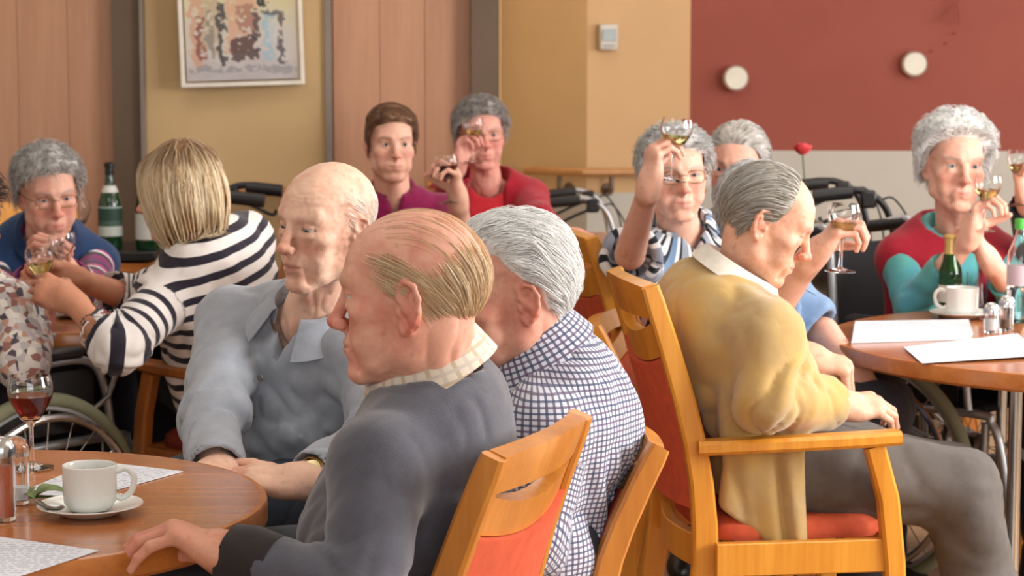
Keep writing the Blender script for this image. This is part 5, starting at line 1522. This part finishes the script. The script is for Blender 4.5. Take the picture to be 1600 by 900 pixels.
# ------------------------------------------------------------------ wheelchairs and rollators
def torus(b, c, R, r, axis, n=48, m=8, flat=1.0):
    A = align_z(axis)
    prof = [(R + r * math.cos(t), r * flat * math.sin(t)) for t in np.linspace(0, 2 * math.pi, m, endpoint=False)]
    return b.lathe(prof, n, c, A, close=True)
M['caster'] = plain('pale_caster_rubber', (158, 178, 178), .6)
def make_wheelchair():
    r = empty('wheelchair')
    for sx in (-1, 1):
        c = np.array([sx * .285, -.06, .318])
        wh = torus(MB(), c, .300, .018, (1, 0, 0), 64, 10).build('wheel', M['tyre'], r)
        torus(MB(), c, .281, .008, (1, 0, 0), 64, 6, 1.4).build('rim', M['silver'], wh)
        torus(MB(), c + [sx * .045, 0, 0], .262, .0095, (1, 0, 0), 64, 8).build('hand_rim', M['chrome'], wh)
        for i in range(22):
            t = 2 * math.pi * i / 22; t2 = t + (.35 if i % 2 else -.35)
            b = MB(); b.tube([c + [(.02 if i % 4 < 2 else -.02), .025 * math.cos(t2), .025 * math.sin(t2)], c + [0, .277 * math.cos(t), .277 * math.sin(t)]], .0016, 5)
            b.build('spoke', M['chrome'], wh)
        MB().lathe([(0, -.03), (.022, -.03), (.026, 0), (.022, .03), (0, .03)], 16, c, align_z((1, 0, 0))).build('hub', M['black'], wh)
        for i in range(6):
            t = math.pi / 3 * i; MB().tube([c + [0, .273 * math.cos(t), .273 * math.sin(t)], c + [sx * .045, .262 * math.cos(t), .262 * math.sin(t)]], .004, 6).build('rim_bracket', M['black'], wh)
        x = sx * .225
        MB().tube(spline([(x, -.36, .93), (x, -.27, .955), (x, -.235, .93), (x, -.22, .8), (x, -.20, .5), (x, -.18, .30), (x, -.17, .22)], 5), .012, 10).build('back_tube', M['silver'], r)
        MB().tube([(x, -.26, .945), (x, -.375, .928)], .018, 12).build('push_grip', M['black'], r)
        MB().tube(spline([(x, -.20, .49), (x, .22, .49), (x, .27, .47), (x, .30, .40), (x, .34, .18)], 4), .012, 10).build('seat_tube', M['silver'], r)
        MB().tube(spline([(x, -.18, .22), (x, .20, .20), (x, .24, .24), (x, .255, .47)], 4), .012, 10).build('lower_tube', M['silver'], r)
        MB().tube(spline([(x + sx * .012, -.20, .66), (x + sx * .012, .0, .69), (x + sx * .012, .14, .685), (x + sx * .012, .19, .62), (x + sx * .012, .21, .5)], 5), .011, 10).build('arm_tube', M['silver'], r)
        MB().box((x + sx * .012, -.02, .712), (.05, .28, .028), bev=.01).build('arm_pad', M['black'], r)
        MB().box((x - sx * .004, 0, .59), (.006, .34, .15), bev=.002).build('side_guard', M['black'], r)
        k = torus(MB(), (sx * .22, .26, .088), .068, .018, (1, 0, 0), 32, 8, .8).lathe([(0, -.012), (.052, -.012), (.052, .012), (0, .012)], 20, (sx * .22, .26, .088), align_z((1, 0, 0))).build('caster', M['caster'], r)
        MB().tube([(sx * .22 - sx * .026, .26, .088), (sx * .22 - sx * .026, .27, .17), (sx * .22, .275, .21)], .008, 8).build('fork', M['silver'], k)
        lg = MB().tube(spline([(x * .85, .30, .42), (x * .85, .38, .36), (x * .8, .46, .2), (x * .8, .48, .13)], 5), .011, 10).build('leg_rest', M['silver'], r)
        MB().box((x * .52, .50, .12), (.15, .12, .014), bev=.004).build('foot_plate', M['black'], lg)
        MB().tube([(x + sx * .02, .10, .54), (x + sx * .05, .17, .60), (x + sx * .05, .20, .66)], .007, 8).build('brake_lever', M['chrome'], r)
    MB().box((0, 0, .488), (.43, .42, .022), bev=.008).build('seat', M['black_cloth'], r)
    MB().grid(lambda u, v: ((u - .5) * .43, -.222 - .03 * (1 - (2 * u - 1) ** 2) - .02 * v, .53 + .37 * v), 8, 4, .012).build('backrest', M['black_cloth'], r)
    for s_ in (-1, 1): MB().tube([(-.22 * s_, .08, .22), (.22 * s_, -.08, .47)], .010, 8).build('cross_brace', M['silver'], r)
    return r
def put(o, loc, h, label, cat, group=None):
    o.location = (float(loc[0]), float(loc[1]), 0); o.rotation_euler = (0, 0, heading_angle(h)); tag(o, label, cat, group); return o
w0 = make_wheelchair()
put(w0, (X(-40, 5.27), 5.27), (.62, .78), 'wheelchair with spoked wheel under the floral blouse', 'wheelchair', 'wheelchairs')
put(copy_tree(w0), (1.19, 5.95), (.76, -.65), 'black wheelchair under the woman in the red waistcoat', 'wheelchair', 'wheelchairs')

def make_rollator(zh, tube='black'):
    r = empty('rollator')
    for sx in (-1, 1):
        x = sx * .26
        MB().tube(spline([(x, -.22, zh), (x, -.13, zh + .012), (x, -.055, zh - .03), (x, -.02, zh - .12), (x, .0, zh - .28), (x, .02, .60)], 6), .0115, 12).build('handle_tube', M[tube], r)
        MB().tube([(x, .01, zh - .2), (x, .02, .60), (x, .06, .40)], .018, 12).build('height_tube', M['silver'], r)
        MB().tube([(x, -.15, zh + .006), (x, -.18, zh + .004), (x, -.27, zh - .006)], [.019, .021, .021], 14).build('grip', M['black'], r)
        MB().tube(spline([(x, -.12, zh - .035), (x, -.17, zh - .055), (x, -.235, zh - .085), (x, -.25, zh - .07)], 4), .006, 8).build('brake_lever', M['black'], r)
        MB().box((x, -.10, zh - .015), (.034, .05, .055), bev=.008).build('brake_housing', M['black'], r)
        MB().tube(spline([(x, -.07, zh - .02), (x + sx * .01, -.02, zh - .015), (x + sx * .03, .035, zh - .12), (x + sx * .02, .03, zh - .3), (x, -.1, .3)], 6), .0035, 6).build('brake_cable', M['black'], r)
        MB().tube(spline([(x, .02, .62), (x, .10, .35), (x, .28, .15)], 4), .013, 10).build('front_leg', M['silver'], r)
        MB().tube(spline([(x, .06, .50), (x, -.10, .30), (x, -.24, .14)], 4), .013, 10).build('rear_leg', M['silver'], r)
        for (y, n) in ((.30, 'front_wheel'), (-.26, 'rear_wheel')):
            k = torus(MB(), (x, y, .095), .078, .017, (1, 0, 0), 32, 8).build(n, M['black'], r)
            MB().lathe([(0, -.014), (.066, -.012), (.066, .012), (0, .014)], 20, (x, y, .095), align_z((1, 0, 0))).build('hub', M['silver'], k)
    MB().box((0, -.02, .56), (.44, .22, .03), bev=.012).build('seat', M['black_cloth'], r)
    MB().tube([(-.26, .10, .36), (.26, .10, .36)], .011, 8).build('cross_bar', M['silver'], r)
    b = MB(); b.box((0, .13, .30), (.38, .008, .20)).box((0, -.07, .30), (.38, .008, .20)).box((-.19, .03, .30), (.008, .2, .2)).box((.19, .03, .30), (.008, .2, .2)).box((0, .03, .20), (.38, .2, .008))
    b.build('basket', M['black_cloth'], r, False)
    return r
put(make_rollator(1.0), (1.20, 6.97), (1, 0), 'black rollator with curved handle by the pale wall beside the wheelchair', 'rollator', 'rollators')
put(make_rollator(.985), (-1.035, 6.98), (-1, .0), 'rollator with black grip and brake loop below the framed painting', 'rollator', 'rollators')
put(make_rollator(.865, 'silver'), (.415, 8.72), (1, 0), 'rollator with silver tube behind the table of the red cardigan', 'rollator', 'rollators')

# ------------------------------------------------------------------ glasses, bottles, crockery
def goblet(base, wine, label, tilt=(0, 0, 1), h=.165, rb=.036, fill=.45, group='wine glasses', cat='wine glass'):
    """stemmed glass standing with its foot at base, leaning along tilt"""
    r = empty('wine_glass', base); tag(r, label, cat, group)
    R = align_z(tilt); hs = h * .50
    def bowl_r(t): return rb * (.30 + .0) + rb * (.72 * math.sin(min(1, t * 1.25) * math.pi / 2)) - (.0 if t < .6 else rb * .16 * ((t - .6) / .4) ** 1.5)
    outer = [(0, 0), (rb * .92, 0), (rb * .94, .002), (rb * .5, .005), (.005, .010), (.0038, .03), (.0038, hs - .01), (.008, hs)]
    ts = [.03, .08, .15, .25, .4, .55, .7, .85, 1.0]
    outer += [(bowl_r(t) if t > .1 else .010 + .02 * t * 5, hs + (h - hs) * t) for t in ts]
    inner = [(max(bowl_r(t) - .0013, .002) if t > .1 else .007 + .016 * t * 5, hs + .003 + (h - hs - .003) * t) for t in reversed(ts)] + [(0, hs + .004)]
    MB().lathe(outer + inner, 32, R=R).build('glass', M['glass'], r)
    if wine:
        tt = [t for t in ts if t < fill] + [fill]
        prof = [(0, hs + .0046)] + [((bowl_r(t) if t > .1 else .007 + .016 * t * 5) - .0011, hs + .003 + (h - hs - .003) * t) for t in tt] + [(0, hs + .003 + (h - hs - .003) * fill)]
        MB().lathe(prof, 32, R=R).build('wine', M[wine], r)
    return r
def held(px, py, d, up, h=.165):
    """foot position of a glass whose bowl centre is seen at px,py"""
    return V(px, py, d) - unit(up) * h * .74
goblet(on(50, 731, TZ + .001), 'red_wine', 'glass of red wine standing on the table beside the coffee cup', h=.152, rb=.038, fill=.55)
goblet(held(1057, 203, 5.20, (.10, 0, 1)), 'white_wine', 'glass of white wine held high by the woman in the bold striped blouse', (.10, 0, 1), .150, .040)
goblet(held(1318, 338, 4.76, (.05, 0, 1)), 'white_wine', 'glass of white wine lifted by the hand beside the mustard cardigan', (.05, 0, 1), .150, .037)
goblet(held(698, 256, 6.72, (-.06, 0, 1)), 'red_wine', 'glass of red wine held by the young man in magenta', (-.06, 0, 1), .150, .037, .55)
goblet(held(739, 197, 7.28, (.0, 0, 1)), 'white_wine', 'glass of white wine held before the face of the woman in the red cardigan', (.0, 0, 1), .150, .037)
goblet(held(1544, 287, 5.64, (.08, -.05, 1)), 'white_wine', 'glass of white wine held by the woman in the red waistcoat', (.08, -.05, 1), .145, .036)
goblet(held(1594, 250, 5.80, (0, 0, 1)), 'white_wine', 'glass of white wine in the raised hand at the picture edge', (0, 0, 1), .150, .036)
goblet(held(62, 405, 5.28, (-.15, 0, 1)), 'white_wine', 'glass of white wine held between two hands beside the striped jumper', (-.15, 0, 1), .150, .036, .5)
goblet(held(97, 378, 5.74, (.1, 0, 1)), None, 'empty wine glass in the hands of the woman in the navy vest', (.1, 0, 1), .150, .036)
goblet((X(125, 7.55), 7.55, .761), None, 'empty wine glass standing on the black-edged sideboard', h=.165, rb=.036)

def bottle(base, h, rb, glass, label, neck_mat, neck_h=.30, lab=(.18, .48), lab_mat=None, collar=None, cat='bottle', nr=.34):
    r = empty('bottle', base); tag(r, label, cat, 'bottles')
    rn = rb * nr
    prof = [(0, .012), (rb * .7, 0), (rb * .95, .001), (rb, .008), (rb, h * .50), (rb * .95, h * .56), (rb * .70, h * .66), (rn * 1.2, h * .76), (rn, h * .85), (rn, h * .955), (rn * 1.25, h * .96), (rn * 1.25, h * .985), (rn, h), (0, h)]
    MB().lathe(prof, 32).build('glass_body', M[glass], r)
    if neck_mat:
        MB().lathe([(rn * 1.10 + .0008, h * (1 - neck_h)) if neck_h < .2 else (rn * 1.45, h * (1 - neck_h)), (rn + .0014, h * .86), (rn + .0014, h * .95), (rn * 1.3 + .001, h * .96), (rn * 1.3 + .001, h * .99), (rn * .9, h * 1.006), (0, h * 1.006)], 28).build('neck_foil', neck_mat, r)
    if lab: MB().lathe([(rb + .0008, h * lab[0]), (rb + .0008, h * lab[1])], 32).build('label', lab_mat or M['label'], r)
    if collar: MB().lathe([(np.interp(z, [.56, .66, .76, .85], [rb * .95, rb * .70, rn * 1.2, rn]) + .0012, h * z) for z in (.66, .70, .74)], 28).build('neck_label', collar, r)
    return r
def label_material():
    k = NT('printed_bottle_label'); c = k.coords('Object'); s = k.n('ShaderNodeSeparateXYZ'); k.l(c, s.inputs[0])
    f = k.ramp(s.outputs[2], [(0, rgba((196, 204, 196))), (.082, rgba((70, 96, 84))), (.100, rgba((38, 70, 56))), (.142, rgba((170, 186, 178)))], 'CONSTANT')
    k.set(Base_Color=f, Roughness=.6); return k.m
bottle((X(171, 7.5), 7.50, .761), .300, .041, 'dark_bottle', 'green sparkling wine bottle with black cap on the sideboard', plain('black_cap', (22, 24, 24), .4), .10, (.16, .50), label_material(), M['label'])
bottle((X(229, 7.5), 7.50, .761), .300, .041, 'dark_bottle', 'green wine bottle with a white label half hidden by the blond hair', None, .1, (.12, .42), M['label'])
bottle(on(1484, 488, TZ + .001), .205, .030, 'bottle_green', 'small green sparkling wine bottle with gold foil neck on the large table', M['foil'], .46, (.14, .36), nr=.50)

def cup(base, label, slabel, rot=0.0, s=1.0, spoon=True):
    r = empty('coffee_cup', np.array(base) + [0, 0, .0065]); tag(r, label, 'cup', 'coffee cups'); r.rotation_euler = (0, 0, rot)
    MB().lathe([(0, .004), (.024 * s, .004), (.026 * s, 0), (.031 * s, .002), (.0375 * s, .012), (.0385 * s, .02), (.0395 * s, .066 * s), (.0385 * s, .067 * s), (.0365 * s, .064 * s), (.0355 * s, .014), (0, .009)], 40).build('body', M['porcelain'], r)
    MB().tube(spline([(.038 * s, 0, .056 * s), (.053 * s, 0, .060 * s), (.064 * s, 0, .047 * s), (.060 * s, 0, .026 * s), (.046 * s, 0, .016 * s), (.037 * s, 0, .020 * s)], 6), .0048 * s, 10).build('handle', M['porcelain'], r)
    MB().lathe([(0, .049 * s), (.0372 * s, .049 * s), (.0372 * s, .0500 * s), (0, .0503 * s)], 32).build('coffee', M['coffee'], r)
    q = empty('saucer', base); tag(q, slabel, 'saucer', 'saucers')
    MB().lathe([(0, .0), (.040 * s, .0), (.044 * s, .002), (.070 * s, .012), (.077 * s, .0150), (.0765 * s, .0165), (.069 * s, .0145), (.042 * s, .0055), (.030 * s, .0045), (0, .0045)], 48).build('plate', M['porcelain'], q)
    if spoon:
        t = empty('spoon', np.array(base) + [0, 0, .0]); tag(t, 'steel teaspoon lying on the saucer', 'spoon')
        a = 3.9
        dv = np.array([math.cos(a), math.sin(a), 0]); sv = np.array([-dv[1], dv[0], 0]); o0 = dv * .058 + np.array([0, 0, .0165])
        b = MB().tube([o0 - sv * .050 - [0, 0, -.004], o0 - sv * .02 - [0, 0, .002]], [.0035, .0025], 8)
        b.build('handle', M['steel'], t)
        o_ = MB().lathe([(0, -.003), (.010, -.001), (.013, .002), (.0118, .0026), (0, -.001)], 20).build('bowl', M['steel'], t); o_.location = Vector(o0 - sv * .002); o_.scale = (1, 1.4, 1); o_.rotation_euler = (0, 0, a)
    return r
cup(on(141, 803, TZ + .001), 'white coffee cup on the table beside the red wine', 'white saucer under the coffee cup beside the red wine', rot=.15, s=1.0)
cup(on(1503, 496, TZ + .001), 'white coffee cup on the large table beside the gold-necked bottle', 'white saucer on the large table beside the gold-necked bottle', rot=2.9, s=1.08, spoon=False)

def paper_material(name, lines=True, per=.011):
    k = NT(name); c = k.coords('Object'); s = k.n('ShaderNodeSeparateXYZ'); k.l(c, s.inputs[0])
    f = k.math('FRACT', k.math('MULTIPLY', s.outputs[1], 1 / per))
    ln = k.math('LESS_THAN', f, .38)
    sc = k.n('ShaderNodeMapping'); sc.inputs['Scale'].default_value = (150, 90, 1); k.l(c, sc.inputs[0])
    wd = k.math('GREATER_THAN', k.noise(1, 1, sc.outputs[0]), .46)
    inx = k.math('LESS_THAN', k.math('ABSOLUTE', s.outputs[0]), .078); iny = k.math('LESS_THAN', k.math('ABSOLUTE', s.outputs[1]), .115)
    m = k.math('MULTIPLY', k.math('MULTIPLY', ln, wd), k.math('MULTIPLY', inx, iny))
    k.set(Base_Color=k.mix(k.math('MULTIPLY', m, .55 if lines else 0.0), rgba((226, 229, 236)), rgba((104, 110, 140))), Roughness=.7); return k.m
M['paper'] = paper_material('printed_paper')
def paper(corners, label, z=TZ, t=.0012, mat=None, curl=.0, name='paper_sheet', cat='paper', pages=1):
    """sheet of paper given by its four corners on the table"""
    C = np.array([on(px, py, z) for px, py in corners]); c = C.mean(0)
    ux = unit(C[1] - C[0]); a = math.atan2(ux[1], ux[0])
    r = empty(name, (c[0], c[1], z + .0008)); r.rotation_euler = (0, 0, a); tag(r, label, cat)
    L = (C - c) @ rotz(a)
    for i in range(pages):
        def fn(u, v):
            p = (L[0] * (1 - u) + L[1] * u) * (1 - v) + (L[3] * (1 - u) + L[2] * u) * v
            e = max(abs(u - .5), abs(v - .5)) * 2
            return p + np.array([.0015 * i, .001 * i, t * (i + .5) + curl * e ** 4 * (.4 + .6 * u) + i * .0006])
        MB().grid(fn, 12, 12, t * .9).build('sheet' if pages > 1 else 'sheet', mat or M['paper'], r)
    return r
paper([(28, 772), (134, 780), (286, 738), (150, 722)], 'printed sheet of paper behind the coffee cup')
paper([(-60, 905), (20, 905), (154, 862), (-20, 838)], 'printed sheet of paper at the front edge of the round table')
paper([(1330, 537), (1518, 531), (1512, 508), (1334, 511)], 'white printed booklet on the large round table', name='booklet', cat='booklet', pages=4, t=.003)
paper([(1440, 570), (1632, 560), (1590, 526), (1412, 545)], 'loose white sheet at the edge of the large round table', curl=.006)
paper([(1318, 402), (1368, 402), (1362, 388), (1325, 388)], 'papers lying on the table under the rose', z=TZ, name='papers', pages=2)
paper([(884, 372), (924, 372), (928, 366), (892, 366)], 'white paper on the table of the red cardigan', z=TZ)
paper([(86, 500), (130, 500), (128, 489), (92, 487)], 'white napkin on the table beside the striped sleeve', name='napkin', cat='napkin', curl=.02, pages=2, t=.004)

def tumbler(base, h, rb, label, content=None, lid=None, name='glass_jar', cat='jar', fill=.6):
    r = empty(name, base); tag(r, label, cat)
    MB().lathe([(0, 0), (rb * .92, 0), (rb * .96, .003), (rb, h * .5), (rb, h), (rb - .002, h), (rb - .0025, .006), (0, .006)], 28).build('glass', M['glass'], r)
    if content is not None: MB().lathe([(0, .0065), (rb - .004, .0065), (rb - .0035, h * fill), (0, h * fill)], 24).build('content', content, r)
    if lid is not None: MB().lathe([(rb + .001, h - .012), (rb + .0015, h), (rb * .9, h + .010), (rb * .45, h + .016), (0, h + .017)], 28).build('lid', lid, r)
    return r
M['orange_fill'] = plain('orange_content', (214, 110, 70), .4); M['pepper'] = plain('ground_pepper', (120, 88, 66), .8); M['salt'] = plain('white_salt', (236, 234, 232), .8)
tumbler(on(4, 812, TZ + .001), .105, .020, 'slim glass shaker with orange content at the picture edge', M['orange_fill'], M['chrome'], 'shaker', 'shaker', .75)
tumbler(on(24, 786, TZ + .001), .085, .022, 'clear glass jar with pale content beside the paper', M['salt'], M['glass'], 'glass_jar', 'jar', .3)
tumbler(on(1548, 520, TZ + .001), .058, .018, 'small salt jar on the large table in front of the cup', M['salt'], M['chrome'], 'shaker', 'shaker', .6)
tumbler(on(1572, 516, TZ + .001), .070, .018, 'small pepper shaker on the large table near the water bottle', M['pepper'], M['chrome'], 'shaker', 'shaker', .4)
tumbler(on(1526, 480, TZ + .001), .095, .028, 'empty water tumbler behind the coffee cup on the large table', None, None, 'tumbler', 'glass')
# sprig of leaves beside the jar
k = on(38, 782, TZ + .002); r = empty('leaf_sprig', k); tag(r, 'sprig of green leaves lying beside the glass jar', 'leaves')
M['leaf'] = plain('leaf_green', (110, 128, 70), .5, 0, .2, 60); M['stem'] = plain('stem_green', (72, 104, 50), .5)
MB().tube(spline([(-.03, -.015, .003), (0, 0, .004), (.04, .012, .004)], 5), .0018, 6).build('stem', M['stem'], r)
for (x, y, a, s_) in ((-.02, -.02, 3.6, 1), (.0, .014, 1.6, 1), (.012, -.014, 5.2, .9), (.03, .024, .9, 1), (.04, .004, 0, 1.1)):
    o = MB().grid(lambda u, v: ((u - .5) * .050, (v - .5) * .026 * math.sin(math.pi * max(.02, min(.98, u))) * 1.0, .010 * math.sin(math.pi * u) + .004 * abs(v - .5)), 10, 4, .0008).build('leaf', M['leaf'], r)
    o.location = (x, y, .006); o.rotation_euler = (.1, -.12, a); o.scale = (s_, s_, s_)

def rose(base, h, col, label, vase_mat, vase_h=.14, lean=(0, 0, 1)):
    v = empty('vase', base); tag(v, label + ' vase', 'vase')
    MB().lathe([(0, 0), (.022, 0), (.026, .01), (.028, vase_h * .35), (.018, vase_h * .7), (.015, vase_h * .92), (.019, vase_h), (.0165, vase_h), (.0125, vase_h * .9), (.014, vase_h * .7), (.022, .02), (0, .012)], 28).build('vase_body', vase_mat, v)
    f = empty('rose', np.array(base) + [0, 0, .016]); tag(f, label, 'rose')
    tip = unit(lean) * (h - .016)
    MB().tube(spline([(0, 0, 0), tip * .5 + np.array([.004, 0, 0]), tip], 6), .0026, 8).build('stem', M['stem'], f)
    m = plain('petal_%d_%d' % (col[0], col[1]), col, .5, 0, .12, 60)
    R = align_z(lean)
    for i in range(11):
        a = i * 2.4; k = i / 10; rr = .008 + .018 * k; hh = .042 - .010 * k
        def fn(u, vv):
            t = (u - .5) * 2.1; q = rr * (.35 + .75 * math.sin(min(1, vv * 1.15) * math.pi * .55)) + .004 * k * vv
            return tip + R @ np.array([q * math.cos(a + t), q * math.sin(a + t), hh * vv * (1 - .12 * (2 * u - 1) ** 2) - .006])
        MB().grid(fn, 8, 6, .0008).build('petal', m, f)
    for i in range(2):
        o = MB().grid(lambda u, vv: ((u - .5) * .05, (vv - .5) * .024 * math.sin(math.pi * max(.02, min(.98, u))), .006 * math.sin(math.pi * u)), 8, 4, .0008).build('leaf', M['leaf'], f)
        o.location = Vector(tip * (.55 + .15 * i) + np.array([.02 * (1 - 2 * i), 0, 0])); o.rotation_euler = (.5, -.4, 3.1 * i)
rose((X(397, 6.42), 6.42, TZ + .001), .165, (222, 84, 96), 'pink rose in a white vase behind the striped jumper', M['porcelain'], .115, (-.05, 0, 1))
rose((X(1254, 7.35) + .02, 7.36, TZ + .001), .350, (208, 60, 66), 'red rose on a long stem in front of the pale wall', M['porcelain'], .16, (-.06, 0, 1))

# plastic water bottle with green cap
r = empty('water_bottle', on(1592, 503, TZ + .001)); tag(r, 'clear plastic water bottle with a green cap on the large table', 'bottle', 'bottles')
MB().lathe([(0, .004), (.026, 0), (.032, .008), (.033, .06), (.030, .075), (.033, .09), (.033, .15), (.030, .18), (.018, .215), (.013, .225), (.013, .240), (.0118, .240), (.0118, .225), (.029, .178), (.0318, .15), (.0318, .01), (0, .006)], 32).build('bottle_body', M['glass'], r)
MB().lathe([(0, .262), (.0150, .262), (.0160, .258), (.0160, .236), (.0135, .236)], 24).build('cap', plain('green_cap', (84, 190, 74), .4), r)
MB().lathe([(.0336, .095), (.0336, .145)], 32).build('label', plain('water_label', (206, 190, 200), .5), r)
MB().lathe([(0, .0065), (.0314, .0065), (.0314, .09), (0, .09)], 24).build('water', glass_mat('water', (240, 250, 250), 1.33), r)
